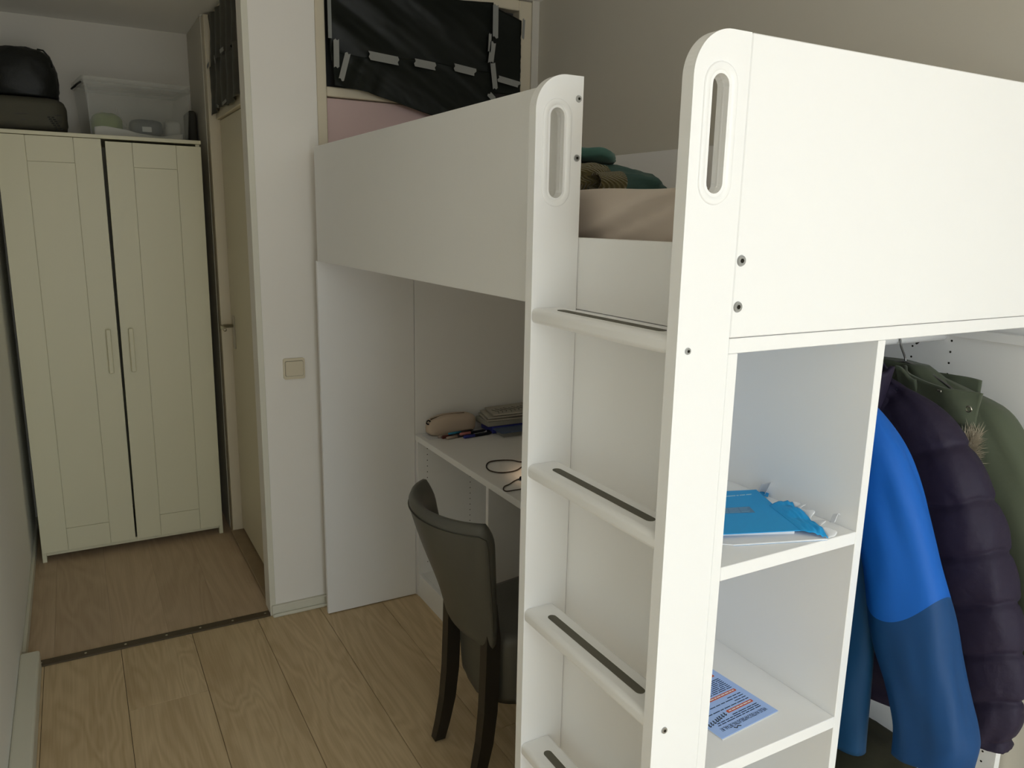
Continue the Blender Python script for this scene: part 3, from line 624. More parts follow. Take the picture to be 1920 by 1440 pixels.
# papers and boxes at the desk end
pst = thing('paper_stack', 'fanned stack of printed booklets beside the pencil case', 'paper stack', (0.86, 1.99, ZD))
box('booklet', 0.722, 0.93, 1.93, 2.045, ZD+0.030, ZD+0.052, mat('grey_pages', (0.38, 0.37, 0.32, 1), 0.8), pst, 0.002)
for i, (dx, dz, a) in enumerate(((0.0, 0.054, 0.02), (0.008, 0.064, 0.08), (0.03, 0.074, -0.05))):
    c_, s_ = math.cos(a), math.sin(a); P = [(0.715+dx, 1.93), (0.96, 1.91), (0.97, 2.04), (0.735+dx, 2.046)]
    vs = [(x_, y_, ZD+dz+0.03*max(0, x_-0.78)*(i > 0)+(0.004 if k in (2, 3) else 0)) for k, (x_, y_) in enumerate(P)]; vs += [(v[0], v[1], v[2]+0.006) for v in vs]
    sh = mesh('booklet', vs, [(0, 1, 2, 3), (4, 5, 6, 7), (0, 1, 5, 4), (1, 2, 6, 5), (2, 3, 7, 6), (3, 0, 4, 7)], mat('newsprint', (0.47, 0.45, 0.39, 1), 0.85), pst)
    if i == 2:
        for j in range(9):
            xx = 0.77+0.02*j; zz = ZD+dz+0.03*max(0, xx-0.78)+0.0098
            tube('print_line', [(xx, 1.928+0.006*(j % 3), zz), (xx+0.012, 1.955, zz+0.0012), (xx-0.004, 1.985+0.01*(j % 2), zz+0.002)], 0.0009, M_inkblk, sh, 5)
box('booklet', 0.74, 0.96, 1.925, 2.03, ZD+0.0005, ZD+0.0295, M_bluep, pst, 0.003)
tb = thing('pencil_tray', 'clear plastic tray with a slate blue lid on the desk', 'tray', (0.84, 1.885, ZD))
v_, f_ = lbox(0.085, 0.030, 0.092, 0.034, 0.0005, 0.020, 0.0015); mesh('tray', v_, f_, M_clear_rim, tb, local=True)
prism('lid', rrect(-0.100, 0.100, -0.040, 0.040, 0.008), [], 'z', 0.0205, 0.0245, mat('slate_blue_plastic', (0.09, 0.13, 0.24, 1), 0.4), tb, local=True)
prism('lid_rim', rrect(-0.094, 0.094, -0.034, 0.034, 0.007), [rrect(-0.088, 0.088, -0.028, 0.028, 0.006)], 'z', 0.0245, 0.0265, MATS['slate_blue_plastic'], tb, local=True)
for i in range(4):
    s_ = tube('key', [(0.735+0.012*i, 1.962-0.008*i, ZD+0.0055), (0.750+0.012*i, 1.93-0.004*i, ZD+0.0075)], [0.005, 0.0035], M_ssteel if i % 2 else M_inkblk, None, 6)
    tag(s_, ('black key beside the pencil case corner', 'steel key next to the pen tips', 'black key between two steel keys', 'steel key nearest the slate blue tray')[i], 'key', 'keys on the desk')
# desk lamp behind the ladder post, and its cord
dl = thing('desk_lamp', 'small lit desk lamp hidden behind the ladder', 'lamp', (0.74, 1.22, ZD))
cyl('base', (0.74, 1.22, ZD+0.0003), (0.74, 1.22, ZD+0.018), 0.062, M_white, dl, 28)
tube('stem', spline([(0.74, 1.22, ZD+0.018), (0.75, 1.22, ZD+0.14), (0.74, 1.24, ZD+0.24), (0.70, 1.29, ZD+0.27)]), 0.006, M_white, dl, 10)
tube('shade', [(0.70, 1.29, ZD+0.275), (0.69, 1.302, ZD+0.262), (0.668, 1.328, ZD+0.215)], [0.018, 0.030, 0.060], M_white, dl, 24)
lb = bpy.data.lights.new('lamp_bulb', 'SPOT'); lb.energy = 1.7; lb.color = (1.0, 0.68, 0.42); lb.shadow_soft_size = 0.025; lb.spot_size = 1.75; lb.spot_blend = 1.0
lo = bpy.data.objects.new('lamp_bulb', lb); COL.objects.link(lo); lo.parent = dl; lo.location = (-0.077, 0.114, 0.200); lo.rotation_euler = (0.10, -0.15, 0)
def px(u, v, dz=0.0): p = on(u, v, 'z', ZD+0.0032); return (p.x, p.y, p.z+dz)
M_cord = mat('brown_cord', (0.045, 0.030, 0.020, 1), 0.6)
tag(tube('lamp_cord', spline([px(1005, 862), px(978, 866), px(960, 863), px(938, 863), px(918, 866), px(912, 874), px(918, 882), px(935, 886), px(955, 885), px(970, 881), px(985, 872), px(1010, 868)], 6), 0.0024, M_cord, None, 8), 'brown lamp cord looped flat on the desk top', 'cord')
cc = thing('charging_cable', 'thin dark cable with a plug at the desk front edge', 'cable', px(960, 910))
tube('cable', spline([px(976, 897), px(966, 901), px(955, 908), px(946, 912), px(944, 918), px(950, 921), px(965, 919), px(985, 915), px(1005, 905)], 6), 0.0020, M_cord, cc, 8)
pq = px(977, 899); box('plug', pq[0]-0.004, pq[0]+0.028, pq[1]-0.008, pq[1]+0.008, ZD+0.0004, ZD+0.013, M_inkblk, cc, 0.003)

# ------------------------------------------------------------------ leather chair
ch = thing('dining_chair', 'dark leather dining chair with curved back at the desk', 'chair', (0.19, 1.02, 0))
def back_pt(u, v, off):
    """u -1..1 across, v 0..1 up; off = offset along the outward (rear) normal"""
    hw, bul, xb, z = keyed([(0, 0.138, 0.032, 0.020, 0.420), (0.3, 0.154, 0.055, 0.008, 0.540), (0.65, 0.184, 0.088, -0.014, 0.685), (1.0, 0.205, 0.115, -0.032, 0.822)], v)
    th = u*1.25
    y = hw*math.sin(th)/math.sin(1.25); xx = xb-bul*(math.cos(th)-math.cos(1.25))/(1-math.cos(1.25))
    n = Vector((-math.cos(th*0.8), math.sin(th*0.8)*1.0, 0.0)).normalized()
    return Vector((xx, y, z))+n*off
NU, NV, TH = 36, 26, 0.021
vs = []; fs = []
def edge_soft(u, v):
    a = min(1, (1-abs(u))/0.16); b = min(1, (1-v)/0.14); c = min(1, v/0.10)
    f = lambda t: math.sqrt(max(0.0, 1-(1-t)**2))
    return f(a)*f(b)*f(c)
def corner(u, v):
    lim = 1.0
    if v > 0.82: lim = 1-0.10*((v-0.82)/0.18)**2.2
    if v < 0.2: lim = 1-0.10*((0.2-v)/0.2)**2
    return u*lim
for s in (1, -1):
    for j in range(NV+1):
        for i in range(NU+1):
            u, v = -1+2*i/NU, j/NV
            vs.append(back_pt(corner(u, v), v, s*TH*(0.25+0.75*edge_soft(u, v))))
K = (NU+1)*(NV+1)
for j in range(NV):
    for i in range(NU):
        a = j*(NU+1)+i; fs.append((a, a+1, a+NU+2, a+NU+1)); fs.append((K+a, K+a+NU+1, K+a+NU+2, K+a+1))
for i in range(NU): fs.append((i, i+1, K+i+1, K+i)); a = NV*(NU+1)+i; fs.append((a, a+1, K+a+1, K+a))
for j in range(NV):
    a = j*(NU+1); fs.append((a, a+NU+1, K+a+NU+1, K+a)); a += NU; fs.append((a, a+NU+1, K+a+NU+1, K+a))
bk = mesh('backrest', vs, fs, M_leather, ch, True, local=True)
rim = [back_pt(corner(-0.93, v/20), v/20, TH*0.93+0.0005) for v in range(3, 19)]+[back_pt(u/10*0.93, 0.925, TH*0.97+0.0005) for u in range(-9, 10)]+[back_pt(corner(0.93, v/20), v/20, TH*0.93+0.0005) for v in range(18, 2, -1)]
tube('seam', rim, 0.0018, mat('leather_seam', (0.05, 0.046, 0.036, 1), 0.5), bk, 6, local=True)
# seat cushion: narrow at the rear, wide in front
def seat_pt(p): return p
vs = []; fs = []; NS, NR = 48, 14
for j in range(NR+1):
    zt, ins = keyed([(0, 0.235, 0.03), (0.08, 0.215, 0.012), (0.5, 0.33, 0.0), (0.85, 0.435, 0.0), (0.95, 0.452, 0.012), (1, 0.455, 0.03)], j/NR)
    for i in range(NS):
        a = 2*PI*i/NS; sg = lambda q, p_: math.copysign(abs(q)**p_, q)
        sx, sy = sg(math.cos(a), 0.42), sg(math.sin(a), 0.42)
        xx = 0.24+sx*(0.225-ins); wy = 0.148+0.072*(xx+0.0)/0.45
        drop = 0.0
        zz = zt
        if j <= 2: zz = zt+0.055*(sy**2)*(1 if sx < 0 else 0.6)-0.0
        vs.append((xx, sy*(wy-ins), zz))
for j in range(NR):
    for i in range(NS): fs.append((j*NS+i, j*NS+(i+1) % NS, (j+1)*NS+(i+1) % NS, (j+1)*NS+i))
vs += [(0.24, 0, 0.235), (0.24, 0, 0.458)]; a0 = len(vs)-2
for i in range(NS): fs.append((i, (i+1) % NS, a0)); fs.append((NR*NS+i, NR*NS+(i+1) % NS, a0+1))
mesh('seat', vs, fs, M_leather, ch, True, local=True)
def leg(path, y, w=0.019, d=0.021):
    vs = []; fs = []
    for (xx, z, k) in path: vs += [(xx-d*k, y-w*k, z), (xx+d*k, y-w*k, z), (xx+d*k, y+w*k, z), (xx-d*k, y+w*k, z)]
    n = len(path)
    for i in range(n-1):
        for k in range(4): fs.append((4*i+k, 4*i+(k+1) % 4, 4*i+4+(k+1) % 4, 4*i+4+k))
    fs += [(0, 1, 2, 3), (4*n-4, 4*n-3, 4*n-2, 4*n-1)]
    l = mesh('leg', vs, fs, M_dwood, ch, local=True)
    cyl('glide', (path[0][0], y, 0.0), (path[0][0], y, 0.0065), 0.009, M_ssteel, l, 12, local=True)
for sy in (-1, 1):
    leg([(-0.040, 0.006, 0.80), (-0.026, 0.06, 0.86), (-0.010, 0.14, 0.95), (0.0, 0.24, 1.0), (0.004, 0.36, 1.0), (0.006, 0.46, 1.0), (0.0, 0.56, 0.8)], sy*0.124)
    leg([(0.435, 0.006, 0.8), (0.425, 0.26, 1.1)], sy*0.185)

# ------------------------------------------------------------------ wardrobe bay: rail, hangers, coats, bag
rl = tag(tube('clothes_rail', [(0.4507, 0.256, 1.333), (1.0203, 0.256, 1.333)], 0.0125, M_white, None, 18), 'white tube clothes rail across the wardrobe bay', 'rail')
cyl('rail_screw', (0.93, 0.256, 1.3205), (0.93, 0.2545, 1.3195), 0.005, M_gap, rl, 8)
M_hang = mat('hanger_wire', (0.22, 0.22, 0.22, 1), 0.25, 0.5, 0.9)
def hanger(x, yc, label):
    h = thing('coat_hanger', label, 'hanger', (x, yc, 1.20), 0, 'wire hangers on the rail')
    hk = [(x, 0.2705, 1.324), (x, 0.2712, 1.334), (x, 0.267, 1.3445), (x, 0.256, 1.3487), (x, 0.245, 1.3445), (x, 0.2408, 1.334), (x, 0.236, 1.318), (x, 0.225, 1.298), (x, 0.222, 1.288)]
    tube('hook', spline(hk, 5), 0.0023, M_hang, h, 8)
    tube('shoulder_bar', spline([(x, 0.222, 1.288), (x, 0.190, 1.281), (x, 0.13, 1.258), (x, 0.065, 1.222)], 5), 0.0026, M_hang, h, 8)
    tube('shoulder_bar', spline([(x, 0.222, 1.288), (x, 0.255, 1.281), (x, 0.33, 1.255), (x, 0.40, 1.218)], 5), 0.0026, M_hang, h, 8)
def rings(name, keys, material, parent, n=44, step=0.007, fold_amp=0.006, seed=0.0, quilt=None, cap=True, tilt=0.0, power=0.85):
    """soft garment tube: keys (z, cx, cy, rx, ry) from the bottom up; horizontal sections with folds"""
    z0, z1 = keys[0][0], keys[-1][0]; N = max(4, int((z1-z0)/step)); vs = []; fs = []
    for j in range(N+1):
        z = z0+(z1-z0)*j/N; cx, cy, rx, ry = keyed(keys, z)
        for i in range(n):
            a = 2*PI*i/n; ca, sa = math.cos(a), math.sin(a)
            ca2, sa2 = math.copysign(abs(ca)**power, ca), math.copysign(abs(sa)**power, sa)
            f = 0.0
            f += fold_amp*noise.noise(Vector((ca*1.2+seed, sa*1.2, z*4.5)))*1.6+fold_amp*0.7*noise.noise(Vector((ca*2.5, sa*2.5+seed, z*9+sa*1.5)))
            if quilt:
                zz = (z+0.035*sa+0.006*ca)/quilt[0]; fr = abs(zz-math.floor(zz+0.5))*2
                f += quilt[1]*(math.sin(min(1, fr)*PI/2)-0.7)-0.0045*math.exp(-(fr/0.13)**2)+(0.0022*noise.noise(Vector((ca*9, sa*9, z*30+seed))) if fr < 0.5 else 0)
            zt = z+tilt*(sa2*ry)*max(0, 1-(z-z0)/0.12)
            vs.append((cx+ca2*(rx+f), cy+sa2*(ry+f), zt))
    for j in range(N):
        for i in range(n): fs.append((j*n+i, j*n+(i+1) % n, (j+1)*n+(i+1) % n, (j+1)*n+i))
    if cap: fs += [tuple(range(N*n, N*n+n))]
    o = mesh(name, vs, fs, material, parent, True); md = o.modifiers.new('thickness', 'SOLIDIFY'); md.thickness = 0.0025; md.offset = -1
    return o
def fabric(name, c, rough=0.7, c2=None, zsplit=0.0, bumps=(45, 0.35, 0.004)):
    m = mat(name, c, rough, 0.3, sheen=0.15, bump=bumps)
    return m
# blue two-tone jacket
def two_tone(name, c_up, c_lo, z_split):
    m = mat(name, c_up, 0.62, 0.35, bump=(14, 0.35, 0.006)); nt = m.node_tree; N = nt.nodes; L = nt.links
    g = N.new('ShaderNodeNewGeometry'); sp_ = N.new('ShaderNodeSeparateXYZ'); L.new(g.outputs['Position'], sp_.inputs[0])
    yy = N.new('ShaderNodeMath'); yy.operation = 'MULTIPLY_ADD'; yy.inputs[1].default_value = 1.0; yy.inputs[2].default_value = 0.025; L.new(sp_.outputs['Y'], yy.inputs[0])
    sq = N.new('ShaderNodeMath'); sq.operation = 'MULTIPLY'; L.new(yy.outputs[0], sq.inputs[0]); L.new(yy.outputs[0], sq.inputs[1])
    kz = N.new('ShaderNodeMath'); kz.operation = 'MULTIPLY_ADD'; kz.inputs[1].default_value = -9.0; L.new(sq.outputs[0], kz.inputs[0]); L.new(sp_.outputs['Z'], kz.inputs[2])
    k2 = N.new('ShaderNodeMath'); k2.operation = 'MULTIPLY_ADD'; k2.inputs[1].default_value = 0.25; L.new(sp_.outputs['Y'], k2.inputs[0]); L.new(kz.outputs[0], k2.inputs[2])
    gt = N.new('ShaderNodeMath'); gt.operation = 'GREATER_THAN'; gt.inputs[1].default_value = z_split; L.new(k2.outputs[0], gt.inputs[0])
    mx = N.new('ShaderNodeMix'); mx.data_type = 'RGBA'; mx.inputs[6].default_value = c_lo; mx.inputs[7].default_value = c_up
    L.new(gt.outputs[0], mx.inputs[0]); L.new(mx.outputs[2], N['Principled BSDF'].inputs['Base Color'])
    return m
M_blue = two_tone('two_tone_blue', (0.0, 0.100, 0.46, 1), (0.0, 0.045, 0.16, 1), 0.875)
M_navyb = mat('navy_blue_shell', (0.0, 0.040, 0.115, 1), 0.65, 0.3, bump=(14, 0.4, 0.006))
M_purple = mat('dark_aubergine_nylon', (0.019, 0.014, 0.032, 1), 0.62, 0.22, bump=(45, 0.5, 0.004))
M_green = mat('dark_olive_cotton', (0.076, 0.090, 0.060, 1), 0.85, 0.2, sheen=0.1, bump=(16, 0.35, 0.005))
YC = 0.245
def coat_body(parent, x, hem, rx, half, m_, seed, quilt=None, front=-0.0):
    ks = [(hem, x, YC, rx, half+0.01), (hem+0.25, x, YC, rx*0.95, half), (1.05, x, YC, rx*0.9, half-0.015), (1.17, x, YC, rx*0.80, half-0.03), (1.225, x, YC, rx*0.65, half-0.07), (1.255, x, YC, rx*0.5, 0.12), (1.285, x, YC, rx*0.45, 0.065)]
    return rings('body', ks, m_, parent, 56, 0.009, 0.008, seed, quilt)
c1 = thing('blue_jacket', 'bright and dark blue two-tone jacket hanging next to the shelf divider', 'jacket', (0.545, YC, 0.6), 0, 'coats on the rail')
coat_body(c1, 0.530, 0.585, 0.052, 0.235, M_navyb, 1.0)
rings('sleeve', [(0.640, 0.560, -0.112, 0.046, 0.062), (0.70, 0.560, -0.108, 0.048, 0.070), (0.85, 0.558, -0.050, 0.052, 0.083), (0.96, 0.555, -0.008, 0.055, 0.086), (1.08, 0.550, 0.045, 0.055, 0.094), (1.17, 0.546, 0.093, 0.050, 0.094), (1.225, 0.542, 0.135, 0.040, 0.090), (1.262, 0.538, 0.175, 0.024, 0.085), (1.285, 0.535, 0.21, 0.008, 0.05)], M_blue, c1, 48, 0.008, 0.007, 3.0, tilt=-0.3)
rings('sleeve', [(0.66, 0.55, 0.47, 0.04, 0.05), (0.9, 0.55, 0.45, 0.045, 0.06), (1.12, 0.545, 0.43, 0.045, 0.07), (1.22, 0.54, 0.36, 0.03, 0.06)], M_blue, c1, 30, 0.012, 0.005, 6.0)
hanger(0.535, YC, 'wire hanger carrying the blue two-tone jacket')
c2 = thing('padded_coat', 'dark aubergine quilted coat with a fur trimmed hood', 'coat', (0.70, YC, 0.6), 0, 'coats on the rail')
Q = (0.088, 0.0055)
coat_body(c2, 0.690, 0.62, 0.056, 0.225, M_purple, 2.0, Q)
rings('sleeve', [(0.632, 0.712, -0.105, 0.046, 0.060), (0.72, 0.712, -0.100, 0.049, 0.072), (0.86, 0.712, -0.068, 0.052, 0.080), (1.04, 0.708, -0.008, 0.054, 0.086), (1.14, 0.704, 0.046, 0.052, 0.088), (1.195, 0.702, 0.092, 0.046, 0.088), (1.235, 0.698, 0.135, 0.034, 0.086), (1.262, 0.696, 0.175, 0.018, 0.07), (1.28, 0.694, 0.20, 0.006, 0.04)], M_purple, c2, 48, 0.0035, 0.005, 4.0, Q, tilt=-0.1)
rings('sleeve', [(0.66, 0.70, 0.465, 0.04, 0.05), (0.9, 0.70, 0.45, 0.05, 0.06), (1.12, 0.70, 0.43, 0.05, 0.07), (1.22, 0.695, 0.36, 0.03, 0.06)], M_purple, c2, 30, 0.012, 0.004, 7.0, Q)
def coll2(u, v):
    a = -2.3+4.6*u; r = 0.055+0.012*v
    return (0.665+r*0.75*math.cos(a)-0.005, 0.215-r*1.25*math.sin(a)*1.0, 1.215+0.086*v+0.006*math.sin(6*a)+0.010*nz((a, v, 2), 1.5))
grid('collar', coll2, 40, 8, M_purple, c2, 0.008)
hanger(0.69, YC, 'wire hanger carrying the quilted aubergine coat')
# fur trim: fine strands, nobody could count them
vs = []; fs = []
for i in range(900):
    t = random.random(); base = Vector((0.775+random.uniform(-0.014, 0.014), 0.034-0.012*t+random.uniform(-0.010, 0.010), 1.098+0.078*t+random.uniform(-0.006, 0.006)))
    an = 0.15+1.35*t+random.gauss(0, 0.28); d = Vector((random.gauss(-0.10, 0.25), -math.cos(an), math.sin(an)*0.9)).normalized(); L = random.uniform(0.020, 0.040)
    s_ = d.cross(Vector((1, 0, 0.3))).normalized()*0.00055; w_ = d.cross(s_).normalized()*0.00055; bend = Vector((0, 0, -0.006))*random.random()
    k = len(vs); mid = base+d*L*0.6; tip = base+d*L+bend
    vs += [base+s_, base-s_*0.5+w_, base-s_*0.5-w_, mid+s_*0.8, mid-s_*0.4+w_*0.8, mid-s_*0.4-w_*0.8, tip]
    fs += [(k, k+1, k+4, k+3), (k+1, k+2, k+5, k+4), (k+2, k, k+3, k+5), (k+3, k+4, k+6), (k+4, k+5, k+6), (k+5, k+3, k+6)]
fur = mesh('fur_trim', vs, fs, mat('beige_fur', (0.42, 0.37, 0.29, 1), 0.8, 0.2), c2, False); fur['kind'] = 'stuff'; fur['label'] = 'beige fur edging of the hood'
blob('hood', (0.772, 0.062, 1.125), (0.030, 0.050, 0.060), M_purple, c2, 0.9, 0.08, 3, 28, 18)
c3 = thing('parka', 'dark olive green parka with stand collar hanging by the bay side', 'parka', (0.86, YC, 0.55), 0, 'coats on the rail')
coat_body(c3, 0.860, 0.55, 0.060, 0.235, M_green, 5.0)
rings('sleeve', [(0.70, 0.885, -0.145, 0.052, 0.066), (0.85, 0.885, -0.110, 0.058, 0.080), (1.02, 0.880, -0.030, 0.062, 0.092), (1.12, 0.875, 0.025, 0.060, 0.094), (1.18, 0.870, 0.070, 0.052, 0.092), (1.225, 0.866, 0.120, 0.040, 0.100), (1.25, 0.862, 0.17, 0.022, 0.08), (1.268, 0.860, 0.20, 0.006, 0.05)], M_green, c3, 48, 0.008, 0.006, 8.0)
rings('sleeve', [(0.66, 0.87, 0.465, 0.05, 0.05), (0.9, 0.87, 0.45, 0.055, 0.06), (1.12, 0.87, 0.43, 0.05, 0.07), (1.22, 0.865, 0.36, 0.03, 0.06)], M_green, c3, 30, 0.012, 0.004, 9.0)
def coll3(u, v):
    a = 2.35-4.1*u; zt = 1.264+0.014*math.cos(a)+0.005*math.sin(a*3.1+0.5); z = 1.192+(zt-1.192)*v
    w_ = 0.0035*math.sin(a*7+v*2)+0.003*nz((a*2, v*2, 4), 1.5)
    return (0.846-(0.050+0.004*v+w_)*math.sin(a), 0.108+(0.112+w_)*math.cos(a)-0.010*(1-v)*math.cos(a), z)
grid('collar', coll3, 80, 14, M_green, c3, 0.006)
tube('collar_seam', [coll3(i/60, 0.93) for i in range(2, 30)], 0.0016, M_green, c3, 6)
tube('snap', [(0.7985, 0.047+0.0055*math.cos(a*PI/6), 1.226+0.0055*math.sin(a*PI/6)) for a in range(12)], 0.0016, M_ssteel, c3, 6, True)
def flap2(u, v): return (0.812-0.02*v, 0.20-0.05*u+0.01*v, 1.215+0.07*v-0.02*u+0.004*math.sin(u*6))
grid('collar_fold', flap2, 14, 10, M_green, c3, 0.006)
box('zip_pull', 0.787, 0.790, 0.100, 0.109, 1.250, 1.254, M_ssteel, c3, 0.0005)
hanger(0.845, YC-0.02, 'wire hanger carrying the olive green parka')
bg = thing('duffel_bag', 'dark duffel bag on the floor of the wardrobe bay', 'bag', (0.735, 0.25, 0.08))
blob('bag_body', (0.735, 0.26, 0.245), (0.245, 0.19, 0.166), mat('black_olive_canvas', (0.022, 0.021, 0.012, 1), 0.8, 0.2, bump=(25, 0.4, 0.005)), bg, 0.7, 0.05, 3, 48, 28, 0.081, 4)
tube('carry_handle', spline([(0.60, 0.10, 0.36), (0.63, 0.07, 0.30), (0.70, 0.05, 0.25), (0.77, 0.07, 0.30), (0.80, 0.10, 0.36)], 6), 0.009, MATS['black_olive_canvas'], bg, 8)

# ------------------------------------------------------------------ post on the shelves
Z1, Z2 = 1.0554, 0.696
def flat_poly(name, pts, z, t, m_, parent): return prism(name, pts, [], 'z', z, z+t, m_, parent)
ev = thing('envelope', 'torn open cyan envelope lying on the upper shelf', 'envelope', (0.30, 0.15, Z1))
def pz(u, v, z): p = on(u, v, 'z', z); return (p.x, p.y)
lw = [pz(1376, 1022, Z1+0.002), pz(1552, 1011, Z1+0.002), pz(1505, 985, Z1+0.002), (0.40, 0.235), (0.165, 0.26), (0.150, 0.09)]
lwp = [lw[0], lw[1], lw[2], (0.395, 0.235), (0.20, 0.285), (0.155, 0.085)]
flat_poly('letter', lwp, Z1+0.0006, 0.0024, M_paper, ev)
flat_poly('blue_edge', [lw[0], lw[1], (lw[1][0]-0.002, lw[1][1]+0.002), (lw[0][0], lw[0][1]+0.0022)], Z1+0.0002, 0.0004, M_env, ev)
ZE = Z1+0.0105
A = pz(1357, 998, ZE); B = pz(1505, 994, ZE); C = pz(1418, 918, ZE); D = pz(1360, 921, ZE)
dxl = (-0.19, 0.055)
env = flat_poly('cover', [(B[0], B[1]), (C[0], C[1]), (0.124, C[1]+0.10), (0.124, B[1]+0.075)], ZE-0.0012, 0.0012, M_env, ev)
flat_poly('cover_fill', [(B[0]-0.01, B[1]+0.008), (C[0]-0.01, C[1]-0.004), (0.126, C[1]+0.085), (0.126, B[1]+0.09)], Z1+0.003, ZE-0.0016-Z1-0.003, M_paper, ev)
wq = [pz(1345, 953.7, ZE), pz(1405, 950, ZE), pz(1416, 961, ZE), pz(1345, 963.7, ZE)]
aw = flat_poly('address_window', wq, ZE, 0.0003, M_envd, ev)
for i in range(4):
    f = (i+0.6)/4.4
    a = Vector(wq[0]).lerp(Vector(wq[3]), f); b = Vector(wq[1]).lerp(Vector(wq[2]), f); n_ = (Vector(wq[3])-Vector(wq[0])).normalized()*0.0011
    for s0, s1 in ((0.02, 0.30), (0.34, 0.62), (0.66, 0.92-0.04*(i % 2))):
        p, q = a.lerp(b, s0), a.lerp(b, s1)
        flat_poly('address_line', [tuple(p), tuple(q), tuple(q+n_), tuple(p+n_)], ZE+0.0003, 0.0002, mat('faint_ink', (0.22, 0.42, 0.60, 1), 0.7), aw)
for (u0, u1) in ((1362, 1379), (1381, 1385), (1387, 1397), (1399, 1409)):
    v0 = 931.5-(u0-1362)*0.085; v1 = 931.5-(u1-1362)*0.085
    flat_poly('slogan_word', [pz(u0, v0, ZE), pz(u1, v1, ZE), pz(u1, v1-1.5, ZE), pz(u0, v0-1.5, ZE)], ZE, 0.0003, mat('slogan_ink', (0.30, 0.55, 0.72, 1), 0.7), env)
# torn flap: ragged, folded upward and showing white inside
def torn(u, v):
    a = Vector((B[0]-0.004, B[1]+0.0, ZE)).lerp(Vector((C[0]-0.045, C[1]-0.075, ZE)), v)
    e_ = Vector(on(1553, 1010, 'z', Z1+0.004)).lerp(Vector((0.408, 0.122, Z1+0.012)), v)
    p = a.lerp(e_, u); p.z += 0.006*math.sin(u*PI)*(0.35+0.65*v)+0.005*u*nz((u*5, v*6, 1), 1.6)+0.009*u*abs(math.sin(v*7)); return p
env_t = grid('torn_flap', torn, 30, 30, M_env, ev, 0.0006)
def tornw(u, v):
    b = torn(1.0, v); j = 0.5+0.5*math.sin(v*23)+0.4*nz((v*9, 2, 2), 1.0)
    return b+Vector((0.014*u*j, -0.010*u*j, 0.012*u*j*(1-0.5*u)))
grid('torn_edge', tornw, 5, 48, M_paper, ev, 0.0006)
def curl(u, v):
    a = PI*0.9*u; return Vector((0.418+0.012*math.sin(a), 0.190-0.012*v+0.006*(1-u), Z1+0.002+0.030*v*0.9+0.004*math.cos(a)))+Vector((0, 0.03*u, 0))
grid('paper_curl', curl, 12, 8, M_paper, ev, 0.0006)
def scrap(u, v): return Vector((0.405+0.020*u, 0.035-0.010*v+0.006*u, Z1+0.010+0.012*math.sin(u*2.4)+0.004*v))
grid('paper_scrap', scrap, 8, 6, M_paper, ev, 0.0006)
fb = [pz(1430, 925, Z1+0.004), pz(1444, 922, Z1+0.012), pz(1443, 932, Z1+0.004), pz(1436, 931, Z1+0.004)]
flat_poly('torn_corner', [pz(1424, 922, Z1+0.006), pz(1443, 921, Z1+0.006), pz(1440, 931, Z1+0.006), pz(1432, 929, Z1+0.006)], Z1+0.005, 0.001, M_env, ev)

lf = thing('leaflet', 'pale blue printed tax leaflet with red headings on the lower shelf', 'leaflet', (0.27, 0.12, Z2))
P0, P1 = Vector(pz(1354, 1385, Z2+0.003)), Vector(pz(1459, 1332, Z2+0.003))         # front edge, read from the far side
ex = (P0-P1).normalized(); wL = (P1-P0).length; ey = Vector((ex.y, -ex.x)); 
if ey.y < 0: ey = -ey
hL = wL*1.414
def lf_pt(a, b): return P1+ex*(a*wL)+ey*(b*hL)                     # a along the title, b down the page
flat_poly('back_page', [tuple(lf_pt(*q)) for q in ((0.005, -0.006), (1.0, -0.006), (1.0, 0.995), (0.005, 0.995))], Z2+0.0004, 0.0014, M_paper, lf)
pg = flat_poly('front_page', [tuple(lf_pt(*q)) for q in ((0, 0), (1, 0), (1, 1), (0, 1))], Z2+0.0019, 0.0008, M_leaf, lf)
ZT = Z2+0.0027
def bar(a0, a1, b, h, m_, nm='text_line', z=ZT): return flat_poly(nm, [tuple(lf_pt(*q)) for q in ((a0, b), (a1, b), (a1, b+h), (a0, b+h))], z, 0.0002, m_, pg)
def text(body, size, a, b, m_, nm):
    cu = bpy.data.curves.new(nm, 'FONT'); cu.body = body; cu.size = size; cu.extrude = 0.0001; cu.resolution_u = 2
    tmp = bpy.data.objects.new(nm, cu); COL.objects.link(tmp); dg = bpy.context.evaluated_depsgraph_get(); dg.update()
    me = bpy.data.meshes.new_from_object(tmp.evaluated_get(dg)); bpy.data.objects.remove(tmp)
    o = bpy.data.objects.new(nm, me); link(o, pg); me.materials.clear(); me.materials.append(m_)
    wd_ = max(v.co.x for v in me.vertices); p = lf_pt(a, b)
    o.location = Vector((p.x, p.y, ZT+0.0002))-org(pg); o.rotation_euler = (0, 0, math.atan2(ex.y, ex.x))
    return o, wd_
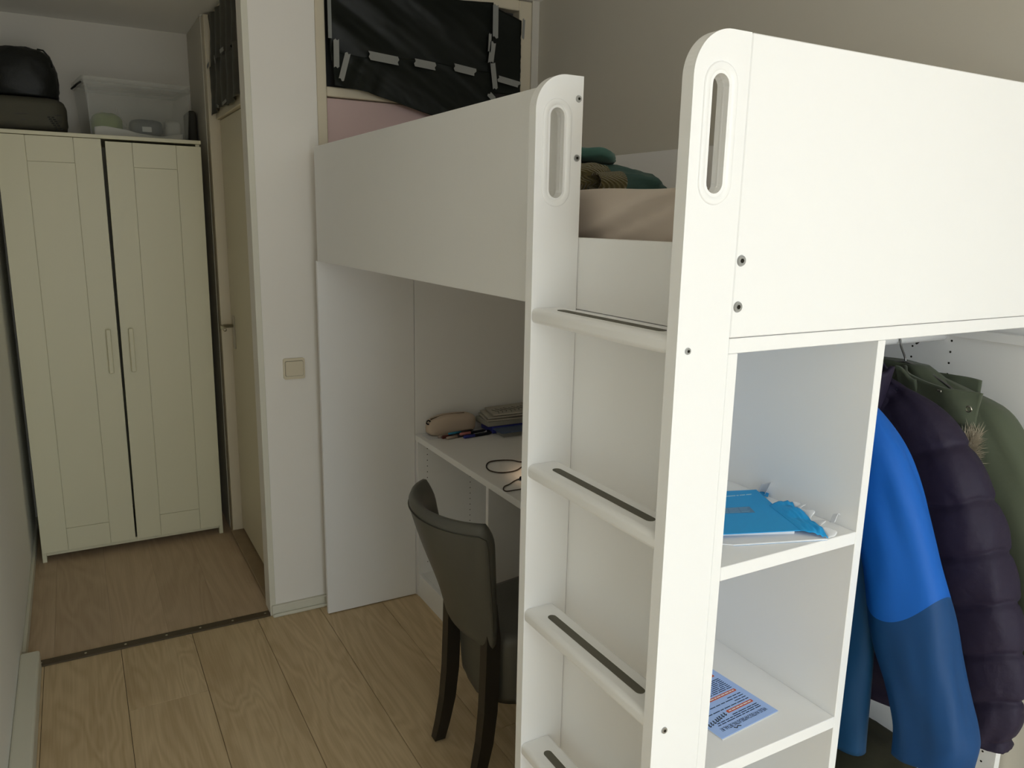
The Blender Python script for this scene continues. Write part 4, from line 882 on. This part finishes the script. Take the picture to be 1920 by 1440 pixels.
tt, tw = text('WELKE WATERSCHAPSBELASTING BETAAL IK?', 0.0125, 0.09, 0.098, M_ink, 'title_text')
s_ = 0.80*wL/tw; tt.scale = (s_, 1.0, 1.0)
def lines(b0, n, step, a1s, a0=0.10):
    for i in range(n):
        e_ = a1s[i % len(a1s)]; a = a0
        while a < e_-0.02:
            w_ = random.uniform(0.05, 0.14); bar(a, min(a+w_, e_), b0+step*i, 0.0085, M_ink); a += w_+0.014
lines(0.125, 3, 0.022, [0.86, 0.84, 0.55])
def pill(a0, a1, b):
    h = 0.034; pts = []
    for q in range(9): t_ = PI/2+PI*q/8; pts.append((a0+0.012+0.012*math.cos(t_), b+h/2+h/2*math.sin(t_)))
    for q in range(9): t_ = -PI/2+PI*q/8; pts.append((a1-0.012+0.012*math.cos(t_), b+h/2+h/2*math.sin(t_)))
    p = flat_poly('heading_pill', [tuple(lf_pt(*q)) for q in pts], ZT, 0.0003, M_red, pg)
    a = a0+0.03
    while a < a1-0.04:
        w_ = random.uniform(0.03, 0.07); bar(a, min(a+w_, a1-0.03), b+0.011, 0.012, M_whiteink, 'heading_word', ZT+0.0003); a += w_+0.012
pill(0.10, 0.56, 0.205); lines(0.262, 4, 0.030, [0.88, 0.30, 0.86, 0.34])
pill(0.10, 0.72, 0.395); lines(0.452, 8, 0.022, [0.80, 0.82, 0.79, 0.83])
pill(0.10, 0.50, 0.655); lines(0.71, 6, 0.022, [0.8, 0.82, 0.78])
def scribble(pts): tube('handwriting', spline([(*lf_pt(a, b), ZT+0.0004) for a, b in pts], 4), 0.0007, M_inkblk, pg, 5)
for i, a in enumerate((0.60, 0.65, 0.70, 0.74, 0.78, 0.83, 0.88, 0.93)):
    b = 0.205-0.006*i; scribble([(a, b), (a+0.018, b-0.012), (a+0.026, b+0.006), (a+0.008, b+0.016), (a+0.022, b+0.026)])
for i, a in enumerate((0.84, 0.88, 0.93)): scribble([(a, 0.275), (a+0.012, 0.262), (a+0.02, 0.285), (a+0.03, 0.27)])
scribble([(0.62, 0.03), (0.66, 0.045), (0.69, 0.03), (0.72, 0.05)])
